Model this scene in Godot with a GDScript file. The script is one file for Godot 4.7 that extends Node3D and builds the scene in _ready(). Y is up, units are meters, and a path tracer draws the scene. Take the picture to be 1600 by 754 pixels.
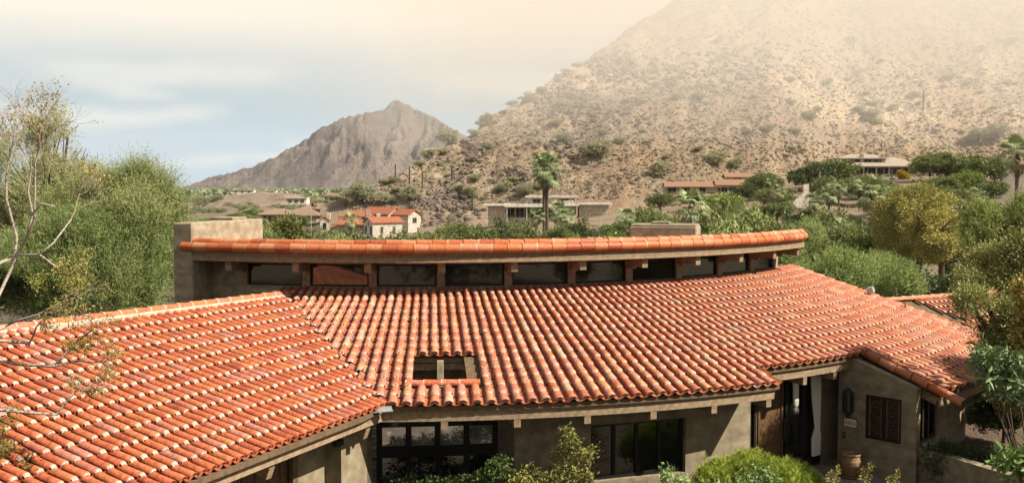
extends Node3D

# ---------------------------------------------------------------- measures
const CAM_Y := 7.0
const F := 1600.0            # lens, in photograph pixels
const HORIZON := 291.0
const CX := -3.05            # centre of the curved house (x, distance)
const CD := 38.95
const R0 := 13.44            # roof meets the clerestory
const DR := 0.334            # one tile course, measured on plan
const SLOPE := 0.334
const H0 := 2.625            # depth of that line below the eye
const EX := -2.62            # corner where both eaves meet
const ED := 19.98
const EY := 2.59
const SLOPE_L := 0.334
const DRL := 0.383
const SUN_AZ := 70.0
const SUN_EL := 43.0

var pitch := atan((377.0 - HORIZON) / F)
var rng := RandomNumberGenerator.new()
var noise := FastNoiseLite.new()
var noise2 := FastNoiseLite.new()
var ridged := FastNoiseLite.new()
var used := {}
var M := {}
var house: Node3D
var roof: Node3D
var e_dir := Vector3(sin(deg_to_rad(24.0)), 0, -cos(deg_to_rad(24.0)))
var d_dir := Vector3(cos(deg_to_rad(24.0)), 0, sin(deg_to_rad(24.0)))

# ---------------------------------------------------------------- mesh helper
class MB:
	var v := PackedVector3Array()
	var n := PackedVector3Array()
	var c := PackedColorArray()
	var uv := PackedVector2Array()
	var col := Color(1, 1, 1)
	func tri(a: Vector3, b: Vector3, d: Vector3) -> void:   # counter-clockwise seen from outside
		var nn := (b - a).cross(d - a).normalized()
		v.append(a); v.append(d); v.append(b)
		n.append(nn); n.append(nn); n.append(nn)
		c.append(col); c.append(col); c.append(col)
	func tris(a: Vector3, b: Vector3, d: Vector3, na: Vector3, nb: Vector3, nd: Vector3) -> void:
		v.append(a); v.append(d); v.append(b)
		n.append(na); n.append(nd); n.append(nb)
		c.append(col); c.append(col); c.append(col)
	func quad(a: Vector3, b: Vector3, d: Vector3, e: Vector3) -> void:
		tri(a, b, d); tri(a, d, e)
	func quads(a: Vector3, b: Vector3, d: Vector3, e: Vector3, na: Vector3, nb: Vector3, nd: Vector3, ne: Vector3) -> void:
		tris(a, b, d, na, nb, nd); tris(a, d, e, na, nd, ne)
	func box(t: Transform3D, s: Vector3) -> void:
		var p := []
		for i in 8:
			p.append(t * (Vector3(-0.5 if i & 1 == 0 else 0.5, -0.5 if i & 2 == 0 else 0.5, -0.5 if i & 4 == 0 else 0.5) * s))
		quad(p[4], p[5], p[7], p[6]); quad(p[1], p[0], p[2], p[3])
		quad(p[5], p[1], p[3], p[7]); quad(p[0], p[4], p[6], p[2])
		quad(p[6], p[7], p[3], p[2]); quad(p[0], p[1], p[5], p[4])
	func bx(center: Vector3, s: Vector3, yaw := 0.0) -> void:
		box(Transform3D(Basis(Vector3.UP, yaw), center), s)
	# box with chamfered vertical and top edges
	func soft(center: Vector3, s: Vector3, ch: float, yaw := 0.0) -> void:
		var t := Transform3D(Basis(Vector3.UP, yaw), center)
		var hx := s.x / 2; var hz := s.z / 2; var hy := s.y / 2
		var ring := func(x: float, z: float, k: float, y: float) -> Array:
			return [t * Vector3(-x + k, y, z), t * Vector3(x - k, y, z), t * Vector3(x, y, z - k), t * Vector3(x, y, -z + k), t * Vector3(x - k, y, -z), t * Vector3(-x + k, y, -z), t * Vector3(-x, y, -z + k), t * Vector3(-x, y, z - k)]
		var a: Array = ring.call(hx, hz, ch, -hy)
		var b: Array = ring.call(hx, hz, ch, hy - ch)
		var d: Array = ring.call(hx - ch, hz - ch, ch * 0.5, hy)
		for i in 8:
			var j := (i + 1) % 8
			quad(a[i], a[j], b[j], b[i]); quad(b[i], b[j], d[j], d[i])
		for i in range(1, 7):
			tri(d[0], d[i], d[i + 1])
	func prism(poly: Array, t: Transform3D, depth: float) -> void:   # poly in local xy, counter-clockwise, extruded -depth..0 in z
		var k := poly.size()
		for i in k:
			var a: Vector2 = poly[i]; var b: Vector2 = poly[(i + 1) % k]
			quad(t * Vector3(a.x, a.y, -depth), t * Vector3(b.x, b.y, -depth), t * Vector3(b.x, b.y, 0), t * Vector3(a.x, a.y, 0))
		var idx := Geometry2D.triangulate_polygon(PackedVector2Array(poly))
		for i in range(0, idx.size(), 3):
			var q := [poly[idx[i]], poly[idx[i + 1]], poly[idx[i + 2]]]
			if (q[1] - q[0]).cross(q[2] - q[0]) < 0:
				q = [q[0], q[2], q[1]]
			tri(t * Vector3(q[0].x, q[0].y, 0), t * Vector3(q[1].x, q[1].y, 0), t * Vector3(q[2].x, q[2].y, 0))
			tri(t * Vector3(q[0].x, q[0].y, -depth), t * Vector3(q[2].x, q[2].y, -depth), t * Vector3(q[1].x, q[1].y, -depth))
	func tube(pts: Array, rad: Array, sides := 6) -> void:
		var rings := []
		var nrm := []
		for i in pts.size():
			var p: Vector3 = pts[i]
			var q: Vector3 = (pts[mini(i + 1, pts.size() - 1)] - pts[maxi(i - 1, 0)])
			q = q.normalized() if q.length() > 1e-6 else Vector3.UP
			var x := q.cross(Vector3(0.31, 0.2, 0.93)).normalized()
			var y := q.cross(x)
			var r := []; var nn := []
			for s in sides:
				var an := TAU * s / sides
				var o := x * cos(an) + y * sin(an)
				r.append(p + o * float(rad[i])); nn.append(o)
			rings.append(r); nrm.append(nn)
		for i in pts.size() - 1:
			for s in sides:
				var s2 := (s + 1) % sides
				quads(rings[i][s], rings[i][s2], rings[i + 1][s2], rings[i + 1][s], nrm[i][s], nrm[i][s2], nrm[i + 1][s2], nrm[i + 1][s])
		for s in range(1, sides - 1):
			tri(rings[-1][0], rings[-1][s], rings[-1][s + 1])
			tri(rings[0][0], rings[0][s + 1], rings[0][s])
	func lathe(prof: Array, center: Vector3, sides := 20) -> void:   # prof: Vector2(radius, y) from bottom to top
		for i in prof.size() - 1:
			var a: Vector2 = prof[i]; var b: Vector2 = prof[i + 1]
			var tn := (b - a).normalized()
			for s in sides:
				var p := TAU * s / sides; var q := TAU * (s + 1) / sides
				var dp := Vector3(sin(p), 0, cos(p)); var dq := Vector3(sin(q), 0, cos(q))
				var np := (dp * tn.y - Vector3.UP * tn.x).normalized(); var nq := (dq * tn.y - Vector3.UP * tn.x).normalized()
				quads(center + dp * a.x + Vector3.UP * a.y, center + dq * a.x + Vector3.UP * a.y, center + dq * b.x + Vector3.UP * b.y, center + dp * b.x + Vector3.UP * b.y, np, nq, nq, np)
	func mesh(into: ArrayMesh = null, mat: Material = null) -> ArrayMesh:
		var m := into if into else ArrayMesh.new()
		var a := []
		a.resize(Mesh.ARRAY_MAX)
		a[Mesh.ARRAY_VERTEX] = v; a[Mesh.ARRAY_NORMAL] = n; a[Mesh.ARRAY_COLOR] = c
		if uv.size() == v.size(): a[Mesh.ARRAY_TEX_UV] = uv
		m.add_surface_from_arrays(Mesh.PRIMITIVE_TRIANGLES, a)
		if mat: m.surface_set_material(m.get_surface_count() - 1, mat)
		return m

# ---------------------------------------------------------------- naming
func numbered(called: String) -> String:
	var k: int = used.get(called, -1) + 1
	used[called] = k
	return called if k == 0 else "%s_%03d" % [called, k]

func tag(o: Node, label := "", category := "", group := "", kind := "") -> void:
	if label: o.set_meta("label", label)
	if category: o.set_meta("category", category)
	if group: o.set_meta("group", group)
	if kind: o.set_meta("kind", kind)

func thing(called: String, label: String, category: String, at: Vector3, turn := 0.0, group := "") -> Node3D:
	var o := Node3D.new()
	o.name = numbered(called)
	add_child(o)
	o.position = at; o.rotation.y = turn
	tag(o, label, category, group)
	return o

func one(called: String, b: MB, m: Material, label: String, category: String, at: Vector3, group := "", kind := "") -> MeshInstance3D:
	var o := MeshInstance3D.new()
	o.name = numbered(called)
	o.mesh = b.mesh(null, m)
	add_child(o)
	o.position = at
	tag(o, label, category, group, kind)
	return o

# a part whose vertices are given in world coordinates
func wpart(called: String, b: MB, m: Material, parent: Node3D, kind := "") -> MeshInstance3D:
	var o := MeshInstance3D.new()
	o.name = called
	o.mesh = b.mesh(null, m)
	parent.add_child(o, true)
	o.position = -world_at(parent)
	if kind: o.set_meta("kind", kind)
	return o

func world_at(n: Node3D) -> Vector3:
	var p := Vector3.ZERO
	var k: Node = n
	while k != self:
		p += (k as Node3D).position
		k = k.get_parent()
	return p

func part(called: String, b: MB, m: Material, parent: Node3D, kind := "") -> MeshInstance3D:
	var o := MeshInstance3D.new()
	o.name = called
	o.mesh = b.mesh(null, m)
	parent.add_child(o, true)
	if kind: o.set_meta("kind", kind)
	return o

func dup(o: Node3D, at: Vector3, turn := 0.0, sc := Vector3.ONE, label := "", group := "") -> Node3D:
	var c: Node3D = o.duplicate()
	c.name = numbered(str(o.name).rstrip("0123456789_") if str(o.name).right(4).begins_with("_") else str(o.name))
	add_child(c)
	c.position = at; c.rotation.y = turn; c.scale = sc
	if label: c.set_meta("label", label)
	if group: c.set_meta("group", group)
	return c

# ---------------------------------------------------------------- places
func ray(u: float, v: float) -> Vector3:
	var cx := (u - 800.0) / F
	var cy := (377.0 - v) / F
	return Vector3(cx, cy * cos(pitch) - sin(pitch), -(cos(pitch) + cy * sin(pitch)))

func P(u: float, v: float, d: float) -> Vector3:
	var r := ray(u, v)
	return Vector3(0, CAM_Y, 0) + r * (d / -r.z)

func PY(u: float, v: float, y: float) -> Vector3:
	var r := ray(u, v)
	return Vector3(0, CAM_Y, 0) + r * ((y - CAM_Y) / r.y)

func pix(p: Vector3) -> Vector2:
	var q := p - Vector3(0, CAM_Y, 0)
	var f := -q.z * cos(pitch) - q.y * sin(pitch)
	var w := q.y * cos(pitch) - q.z * sin(pitch)
	return Vector2(800.0 + F * q.x / f, 377.0 - F * w / f)

func cone(r: float, phi: float, dy := 0.0) -> Vector3:
	return Vector3(CX + r * sin(phi), CAM_Y - H0 - SLOPE * (r - R0) + dy, -(CD - r * cos(phi)))

func ring(r: float, phi: float, y: float) -> Vector3:
	return Vector3(CX + r * sin(phi), y, -(CD - r * cos(phi)))

func wing(s: float, run: float, dy := 0.0) -> Vector3:   # the left wing's roof: s along the eave, run up the slope on plan
	return Vector3(EX, EY + SLOPE_L * run + dy, -ED) + e_dir * s - d_dir * run

func deg(a: float) -> float:
	return deg_to_rad(a)

func table(t: Array, x: float) -> float:
	if x <= t[0][0]: return t[0][1]
	for i in t.size() - 1:
		if x <= t[i + 1][0]:
			return lerpf(t[i][1], t[i + 1][1], (x - t[i][0]) / (t[i + 1][0] - t[i][0]))
	return t[-1][1]

# ---------------------------------------------------------------- materials
func lin(r: float, g: float, b: float) -> Color:
	return Color(r, g, b).linear_to_srgb()

func noise_tex(freq: float, oct: int, lo: Color, hi: Color, size := 512, kind := FastNoiseLite.TYPE_SIMPLEX_SMOOTH, sd := 1) -> NoiseTexture2D:
	var t := NoiseTexture2D.new()
	var f := FastNoiseLite.new()
	f.noise_type = kind; f.frequency = freq; f.fractal_octaves = oct; f.seed = sd
	t.noise = f; t.width = size; t.height = size; t.seamless = true
	var g := Gradient.new()
	g.set_color(0, lo); g.set_color(1, hi)
	t.color_ramp = g
	return t

func height_tex(freq: float, oct: int, size := 512, sd := 7) -> NoiseTexture2D:
	var t := NoiseTexture2D.new()
	var f := FastNoiseLite.new()
	f.frequency = freq; f.fractal_octaves = oct; f.seed = sd
	t.noise = f; t.width = size; t.height = size; t.seamless = true
	return t

func mat(called: String, c: Color, rough := 0.9, tex: Texture2D = null, scale := 1.0, bump: Texture2D = null, bump_cm := 1.0) -> StandardMaterial3D:
	var m := StandardMaterial3D.new()
	m.resource_name = called
	m.albedo_color = Color(c.r * 0.66, c.g * 0.66, c.b * 0.66).linear_to_srgb(); m.roughness = rough; m.metallic_specular = 0.3
	if tex:
		m.albedo_texture = tex
		m.uv1_triplanar = true; m.uv1_world_triplanar = true; m.uv1_scale = Vector3.ONE * scale
	if bump:
		m.heightmap_enabled = true; m.heightmap_texture = bump; m.heightmap_scale = bump_cm
		m.uv1_triplanar = true; m.uv1_world_triplanar = true; m.uv1_scale = Vector3.ONE * scale
	M[called] = m
	return m

func leafy(called: String, c: Color, back := 0.5, rough := 0.6) -> StandardMaterial3D:
	var m := StandardMaterial3D.new()
	m.resource_name = called
	m.albedo_color = Color(c.r * 0.72, c.g * 0.72, c.b * 0.72).linear_to_srgb(); m.roughness = rough; m.metallic_specular = 0.25
	m.vertex_color_use_as_albedo = true
	m.backlight_enabled = true
	m.backlight = Color(back, back, back * 0.6)
	M[called] = m
	return m

func make_materials() -> void:
	var grain := noise_tex(0.02, 5, Color(0.62, 0.60, 0.59), Color(1, 1, 1), 512, FastNoiseLite.TYPE_SIMPLEX_SMOOTH, 3)
	var grain2 := noise_tex(0.012, 5, Color(0.68, 0.66, 0.63), Color(1, 1, 1), 512, FastNoiseLite.TYPE_SIMPLEX_SMOOTH, 9)
	var h := height_tex(0.05, 4)
	var t := mat("terracotta", Color(1, 1, 1), 0.72, grain, 1.3)
	t.vertex_color_use_as_albedo = true
	t.albedo_color = Color(0.80, 0.80, 0.80).linear_to_srgb()
	t.detail_enabled = true
	t.detail_blend_mode = BaseMaterial3D.BLEND_MODE_MUL
	var dust := noise_tex(0.008, 3, Color(0.72, 0.72, 0.73), Color(1, 1, 1), 512, FastNoiseLite.TYPE_SIMPLEX_SMOOTH, 21)
	t.detail_albedo = dust
	for k in 9:
		var c: Color = tile_palette(k)
		var m := mat("terracotta_%d" % k, c, 0.72, grain, 1.3)
		m.vertex_color_use_as_albedo = true
		m.albedo_color = (c * 0.80).linear_to_srgb()
		m.detail_enabled = true; m.detail_blend_mode = BaseMaterial3D.BLEND_MODE_MUL; m.detail_albedo = dust
	mat("ridge_red", Color(0.60, 0.17, 0.06), 0.5, grain, 1.7)
	mat("ridge_red_1", Color(0.66, 0.225, 0.095), 0.55, grain, 1.7)
	mat("ridge_red_2", Color(0.50, 0.13, 0.055), 0.5, grain, 1.7)
	mat("ridge_red_3", Color(0.70, 0.29, 0.145), 0.6, grain, 1.7)
	mat("mortar_thin", Color(0.66, 0.46, 0.34), 0.95, grain2, 3.0)
	mat("mortar", Color(0.66, 0.55, 0.45), 0.95, grain2, 3.0)
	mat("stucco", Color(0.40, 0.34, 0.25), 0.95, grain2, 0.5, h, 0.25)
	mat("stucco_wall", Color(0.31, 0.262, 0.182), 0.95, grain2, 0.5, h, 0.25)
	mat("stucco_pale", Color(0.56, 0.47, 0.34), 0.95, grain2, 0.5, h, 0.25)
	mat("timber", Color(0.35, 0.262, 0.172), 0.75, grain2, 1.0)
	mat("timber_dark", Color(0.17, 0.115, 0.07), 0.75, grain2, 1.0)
	mat("door_brown", Color(0.15, 0.085, 0.04), 0.6, grain2, 1.2)
	mat("flashing", Color(0.44, 0.39, 0.33), 0.7, grain2, 1.0)
	mat("black_frame", Color(0.012, 0.011, 0.010), 0.45)
	mat("curtain", Color(0.62, 0.60, 0.54), 0.9)
	mat("shutter", Color(0.10, 0.065, 0.04), 0.6)
	mat("metal", Color(0.62, 0.63, 0.65), 0.35).metallic = 0.8
	var g := mat("dark_glass", Color(0.010, 0.012, 0.010), 0.04)
	g.metallic_specular = 0.8
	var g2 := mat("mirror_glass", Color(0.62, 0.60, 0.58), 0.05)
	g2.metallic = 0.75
	mat("concrete", Color(0.29, 0.255, 0.22), 0.9, grain2, 0.35, h, 0.2)
	mat("soil", Color(0.16, 0.11, 0.075), 1.0, grain, 0.6, h, 3.0)
	mat("pot_clay", Color(0.34, 0.22, 0.12), 0.6, grain2, 1.5)
	mat("iron", Color(0.02, 0.02, 0.018), 0.5)
	mat("plaque", Color(0.66, 0.60, 0.50), 0.5)
	mat("paint_dark", Color(0.03, 0.03, 0.05), 0.6)
	mat("bark", Color(0.14, 0.105, 0.075), 0.95, grain, 1.5, h, 1.5)
	mat("bark_pale", Color(0.52, 0.46, 0.39), 0.85, grain, 2.0)
	mat("twig", Color(0.30, 0.22, 0.17), 0.9)
	mat("palm_trunk", Color(0.24, 0.185, 0.13), 0.95, grain, 2.0, h, 2.0)
	mat("cactus", Color(0.075, 0.085, 0.045), 0.9)
	mat("house_white", Color(0.95, 0.89, 0.79), 0.9, grain2, 0.2)
	mat("house_tan", Color(0.66, 0.56, 0.43), 0.9, grain2, 0.2)
	mat("house_grey", Color(0.82, 0.74, 0.61), 0.9, grain2, 0.2)
	mat("roof_white", Color(0.92, 0.87, 0.79), 0.8, grain2, 0.2)
	mat("roof_red", Color(0.66, 0.25, 0.14), 0.8, grain, 0.4)
	mat("roof_brown", Color(0.48, 0.34, 0.24), 0.85, grain, 0.3)
	mat("roof_clay", Color(0.56, 0.34, 0.22), 0.85, grain, 0.3)
	mat("roof_pale", Color(0.72, 0.63, 0.52), 0.85, grain, 0.3)
	mat("far_window", Color(0.03, 0.033, 0.035), 0.1)
	var rt := mat("rock", Color(1, 1, 1), 0.95, grain, 0.25, h, 20.0)
	rt.vertex_color_use_as_albedo = true
	var gt := mat("hillside", Color(1, 1, 1), 1.0, noise_tex(0.03, 5, Color(0.62, 0.60, 0.58), Color(1, 1, 1), 1024, FastNoiseLite.TYPE_SIMPLEX_SMOOTH, 5), 0.05, height_tex(0.04, 6, 1024, 8), 40.0)
	gt.vertex_color_use_as_albedo = true
	var ft := mat("far_mountain", Color(1, 1, 1), 1.0, noise_tex(0.02, 6, Color(0.5, 0.48, 0.47), Color(1, 1, 1), 1024, FastNoiseLite.TYPE_SIMPLEX_SMOOTH, 6), 0.004, height_tex(0.03, 6, 1024, 18), 1100.0)
	ft.vertex_color_use_as_albedo = true
	leafy("leaf", Color(1, 1, 1), 0.55)
	leafy("leaf_soft", Color(1, 1, 1), 0.6, 0.8)
	leafy("leaf_glossy", Color(1, 1, 1), 0.4, 0.6)

func tile_palette(k: int) -> Color:
	return [Color(0.83, 0.232, 0.100), Color(0.77, 0.196, 0.088), Color(0.86, 0.270, 0.108), Color(0.78, 0.258, 0.158), Color(0.62, 0.155, 0.078), Color(0.88, 0.340, 0.195), Color(0.82, 0.325, 0.225), Color(0.91, 0.390, 0.165), Color(0.94, 0.55, 0.37)][k]

func tile_index(left: bool) -> int:
	var x := rng.randf()
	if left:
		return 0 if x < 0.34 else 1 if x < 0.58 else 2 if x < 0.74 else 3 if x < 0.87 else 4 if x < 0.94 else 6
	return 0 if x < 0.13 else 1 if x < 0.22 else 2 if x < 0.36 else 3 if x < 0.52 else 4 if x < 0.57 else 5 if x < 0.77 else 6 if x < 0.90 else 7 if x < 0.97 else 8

# ---------------------------------------------------------------- tiles
const TL := 0.43
const RH := 0.068
const RB := 0.080
const YH := 0.045
const YB := 0.082

func arc_strip(b: MB, z0: float, r0: float, y0: float, z1: float, r1: float, y1: float, a0: float, a1: float, n: int, outward: bool, jit := 0.0) -> void:
	for i in n:
		var a := lerpf(a0, a1, float(i) / n); var c := lerpf(a0, a1, float(i + 1) / n)
		var p0 := Vector3(cos(a) * r0, y0 + sin(a) * r0 * 0.88, z0)
		var p1 := Vector3(cos(c) * r0, y0 + sin(c) * r0 * 0.88, z0)
		var q0 := Vector3(cos(a) * r1, y1 + sin(a) * r1 * 0.88, z1 + jit * sin(a * 7.0 + z1 * 90.0))
		var q1 := Vector3(cos(c) * r1, y1 + sin(c) * r1 * 0.88, z1 + jit * sin(c * 7.0 + z1 * 90.0))
		var na := Vector3(cos(a), sin(a), 0); var nc := Vector3(cos(c), sin(c), 0)
		if outward:
			b.quads(p0, p1, q1, q0, na, nc, nc, na)
		else:
			b.quads(p0, q0, q1, p1, -na, -na, -nc, -nc)

func cover_tile(kind: int, eave: bool, lump: float) -> ArrayMesh:
	var b := MB.new()
	var r := RandomNumberGenerator.new()
	r.seed = 40 + kind
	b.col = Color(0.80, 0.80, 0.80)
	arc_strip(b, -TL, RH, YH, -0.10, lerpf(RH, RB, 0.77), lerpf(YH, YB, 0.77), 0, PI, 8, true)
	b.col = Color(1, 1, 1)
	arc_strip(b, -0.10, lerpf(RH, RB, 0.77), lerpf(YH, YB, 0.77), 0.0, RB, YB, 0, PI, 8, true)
	arc_strip(b, -0.12, RB - 0.016, YB - 0.01, 0.0, RB - 0.013, YB, 0, PI, 8, false)
	for i in 8:
		var a := PI * i / 8; var c := PI * (i + 1) / 8
		var f := func(an: float, rr: float) -> Vector3: return Vector3(cos(an) * rr, YB + sin(an) * rr * 0.88, 0.0)
		b.quad(f.call(a, RB - 0.013), f.call(a, RB), f.call(c, RB), f.call(c, RB - 0.013))
	var m := b.mesh()
	var w := MB.new()
	if eave:
		var z := -0.035
		for i in 8:
			var a := PI * i / 8; var c := PI * (i + 1) / 8
			w.tri(Vector3(0, YB - 0.03, z - 0.01), Vector3(cos(a) * 0.068, YB + sin(a) * 0.06, z), Vector3(cos(c) * 0.068, YB + sin(c) * 0.06, z))
	else:
		var a0 := deg_to_rad(r.randf_range(20, 50)); var a1 := deg_to_rad(r.randf_range(118, 158))
		var reach: float = lump * [0.35, 1.25, 0.8, 1.5][kind % 4]
		var yn := lerpf(YH, YB, 0.24)
		arc_strip(w, -0.010, RB + 0.0015, YB - 0.001, reach * 0.45, RB - 0.002, lerpf(YB, yn, 0.35), a0, a1, 7, true, 0.004)
		arc_strip(w, reach * 0.45, RB - 0.002, lerpf(YB, yn, 0.35), reach, 0.0705, yn, a0, a1, 7, true, 0.012)
	w.mesh(m)
	return m

func pan_tile() -> ArrayMesh:
	var b := MB.new()
	var n := 6
	for i in n:
		var x0 := lerpf(-0.105, 0.105, float(i) / n); var x1 := lerpf(-0.105, 0.105, float(i + 1) / n)
		var y := func(x: float) -> float: return 0.012 + 6.0 * x * x
		var n0 := Vector3(-12.0 * x0, 1, 0).normalized(); var n1 := Vector3(-12.0 * x1, 1, 0).normalized()
		b.quads(Vector3(x0 * 0.93, y.call(x0), -TL), Vector3(x0, y.call(x0) + 0.03, 0), Vector3(x1, y.call(x1) + 0.03, 0), Vector3(x1 * 0.93, y.call(x1), -TL), n0, n0, n1, n1)
		b.quad(Vector3(x0, y.call(x0) + 0.014, 0), Vector3(x1, y.call(x1) + 0.014, 0), Vector3(x1, y.call(x1) + 0.03, 0), Vector3(x0, y.call(x0) + 0.03, 0))
	return b.mesh()

func tile_frame(butt: Vector3, head: Vector3) -> Transform3D:
	var z := (butt - head).normalized()
	var x := Vector3.UP.cross(z).normalized()
	return Transform3D(Basis(x, z.cross(x), z), butt)

func wing_height(p: Vector3) -> float:
	var w := p - Vector3(EX, 0, -ED)
	var run := -w.dot(d_dir)
	return EY + SLOPE_L * run if run > -0.03 else -99.0

func cone_height(p: Vector3) -> float:
	var r := Vector2(p.x - CX, p.z + CD).length()
	return CAM_Y - H0 - SLOPE * (r - R0) if r < 18.82 and r > 13.2 else -99.0

func wing_top(s: float) -> float:       # how far up the ridge of the left wing lies
	return lerpf(5.27, 4.93, clampf((s + 4.26) / 8.18, -0.6, 1.0))

func rows_at(phi: float) -> int:
	return 16 if phi < deg(28.4) else 14 if phi < deg(41.0) else 20

func build_tiles() -> void:
	var all := []          # [transform, colour index, eave, wing, width]
	var pans := []
	var wd := deg(0.862)
	for si in range(-34, 75):
		var sway := rng.randf_range(-0.0006, 0.0006)
		for k in 20:
			for i in 1:
				var a: float = si * wd + deg(0.29) + sway * sin(k * 0.4 + si)
				var c: float = si * wd + deg(0.29) + sway * sin((k + 1) * 0.4 + si)
				var last := rows_at(c)
				if k >= last or c > deg(64.2): continue
				var rb := R0 + DR * (k + 1)
				var head := cone(rb - DR, a); var butt := cone(rb, c)
				if k >= 10 and k <= 13 and c > deg(2.95) and c < deg(7.35): continue
				var jit := Vector3(rng.randf_range(-0.007, 0.007), 0, rng.randf_range(-0.014, 0.014) + (rng.randf_range(0.02, 0.05) if rng.randf() < 0.04 else 0.0))
				var f := tile_frame(butt + jit, head)
				var sx := clampf(wd * rb / 0.228, 0.85, 1.32)
				f.basis = f.basis * Basis.from_scale(Vector3(sx, 1.0 if sx < 1.1 else 1.08, 1))
				f = f * Transform3D(Basis(Vector3.UP, rng.randf_range(-0.03, 0.03)) * Basis(Vector3.BACK, rng.randf_range(-0.05, 0.05)), Vector3.ZERO)
				if cone_height(butt) > wing_height(butt) - 0.01 or rb > 18.82:
					all.append([f, tile_index(false), k == last - 1 or (k == 9 and c > deg(2.95) and c < deg(7.35)), false])
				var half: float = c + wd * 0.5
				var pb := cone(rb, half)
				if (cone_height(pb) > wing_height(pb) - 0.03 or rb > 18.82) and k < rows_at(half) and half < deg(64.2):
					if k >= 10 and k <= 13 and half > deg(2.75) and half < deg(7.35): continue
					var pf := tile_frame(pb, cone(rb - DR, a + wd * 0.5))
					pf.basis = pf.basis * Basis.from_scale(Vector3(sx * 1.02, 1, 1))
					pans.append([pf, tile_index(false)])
	for ci in range(-48, 28):
		var s := ci * 0.222
		for k in 17:
			var run := DRL * k
			if run + DRL > wing_top(s) + 0.12: break
			var jit := Vector3(rng.randf_range(-0.007, 0.007), 0, rng.randf_range(-0.016, 0.016)) + d_dir * (rng.randf_range(0.02, 0.05) if rng.randf() < 0.04 and k > 0 else 0.0)
			var f := tile_frame(wing(s, run) + jit, wing(s, run + DRL))
			f = f * Transform3D(Basis(Vector3.UP, rng.randf_range(-0.028, 0.028)) * Basis(Vector3.BACK, rng.randf_range(-0.05, 0.05)), Vector3.ZERO)
			var p := wing(s, run)
			if wing_height(p) > cone_height(p) - 0.03:
				all.append([f, tile_index(true), k == 0, true])
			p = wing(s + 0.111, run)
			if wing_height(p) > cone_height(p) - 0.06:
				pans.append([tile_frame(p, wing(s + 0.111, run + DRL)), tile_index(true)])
	var variants := []
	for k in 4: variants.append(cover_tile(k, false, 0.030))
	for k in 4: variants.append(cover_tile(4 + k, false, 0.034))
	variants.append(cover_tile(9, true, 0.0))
	# the 300 that show largest are pieces of their own
	var order := []
	for i in all.size():
		var f: Transform3D = all[i][0]
		var q := pix(f.origin)
		var inside := q.x > -10 and q.x < 1610 and q.y < 770
		order.append([(f.origin - Vector3(0, CAM_Y, 0)).length() + (0.0 if inside else 1000.0), i])
	order.sort_custom(func(x, y): return x[0] < y[0])
	var fields := {}
	var base := world_at(roof)
	for j in order.size():
		var d: Array = all[order[j][1]]
		var vi: int = 8 if d[2] else (4 if d[3] else 0) + rng.randi_range(0, 3)
		if j < 300:
			var o := MeshInstance3D.new()
			o.name = "roof_tile"
			o.mesh = variants[vi]
			roof.add_child(o, true)
			var t: Transform3D = d[0]
			t.origin -= base
			o.transform = t
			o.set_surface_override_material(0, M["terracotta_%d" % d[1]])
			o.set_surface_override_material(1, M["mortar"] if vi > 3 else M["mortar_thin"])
		else:
			if not fields.has(vi): fields[vi] = []
			fields[vi].append(d)
	for vi in fields:
		variants[vi].surface_set_material(0, M["terracotta"]); variants[vi].surface_set_material(1, M["mortar_thin"] if vi < 4 else M["mortar"])
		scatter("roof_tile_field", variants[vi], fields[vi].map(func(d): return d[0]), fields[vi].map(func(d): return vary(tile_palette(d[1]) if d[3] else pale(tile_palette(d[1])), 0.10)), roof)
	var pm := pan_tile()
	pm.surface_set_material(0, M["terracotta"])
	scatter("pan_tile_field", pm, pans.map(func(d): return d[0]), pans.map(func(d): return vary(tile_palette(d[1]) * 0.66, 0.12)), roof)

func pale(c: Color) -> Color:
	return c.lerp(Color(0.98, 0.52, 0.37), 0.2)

func vary(c: Color, k: float) -> Color:
	var f := 1.0 + rng.randf_range(-k, k)
	return Color(c.r * f, c.g * f * (1.0 + rng.randf_range(-k, k) * 0.4), c.b * f)

# many copies of one mesh as a single part (positions in world coordinates)
func scatter(called: String, mesh: Mesh, where: Array, cols: Array, parent: Node3D, kind := "stuff") -> MultiMeshInstance3D:
	var mm := MultiMesh.new()
	mm.transform_format = MultiMesh.TRANSFORM_3D
	mm.use_colors = cols.size() > 0
	mm.mesh = mesh
	mm.instance_count = where.size()
	for i in where.size():
		mm.set_instance_transform(i, where[i])
		if cols.size(): mm.set_instance_color(i, cols[i])
	var o := MultiMeshInstance3D.new()
	o.name = called
	o.multimesh = mm
	parent.add_child(o, true)
	o.position = -world_at(parent) if parent != self else Vector3.ZERO
	if kind: o.set_meta("kind", kind)
	return o

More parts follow.
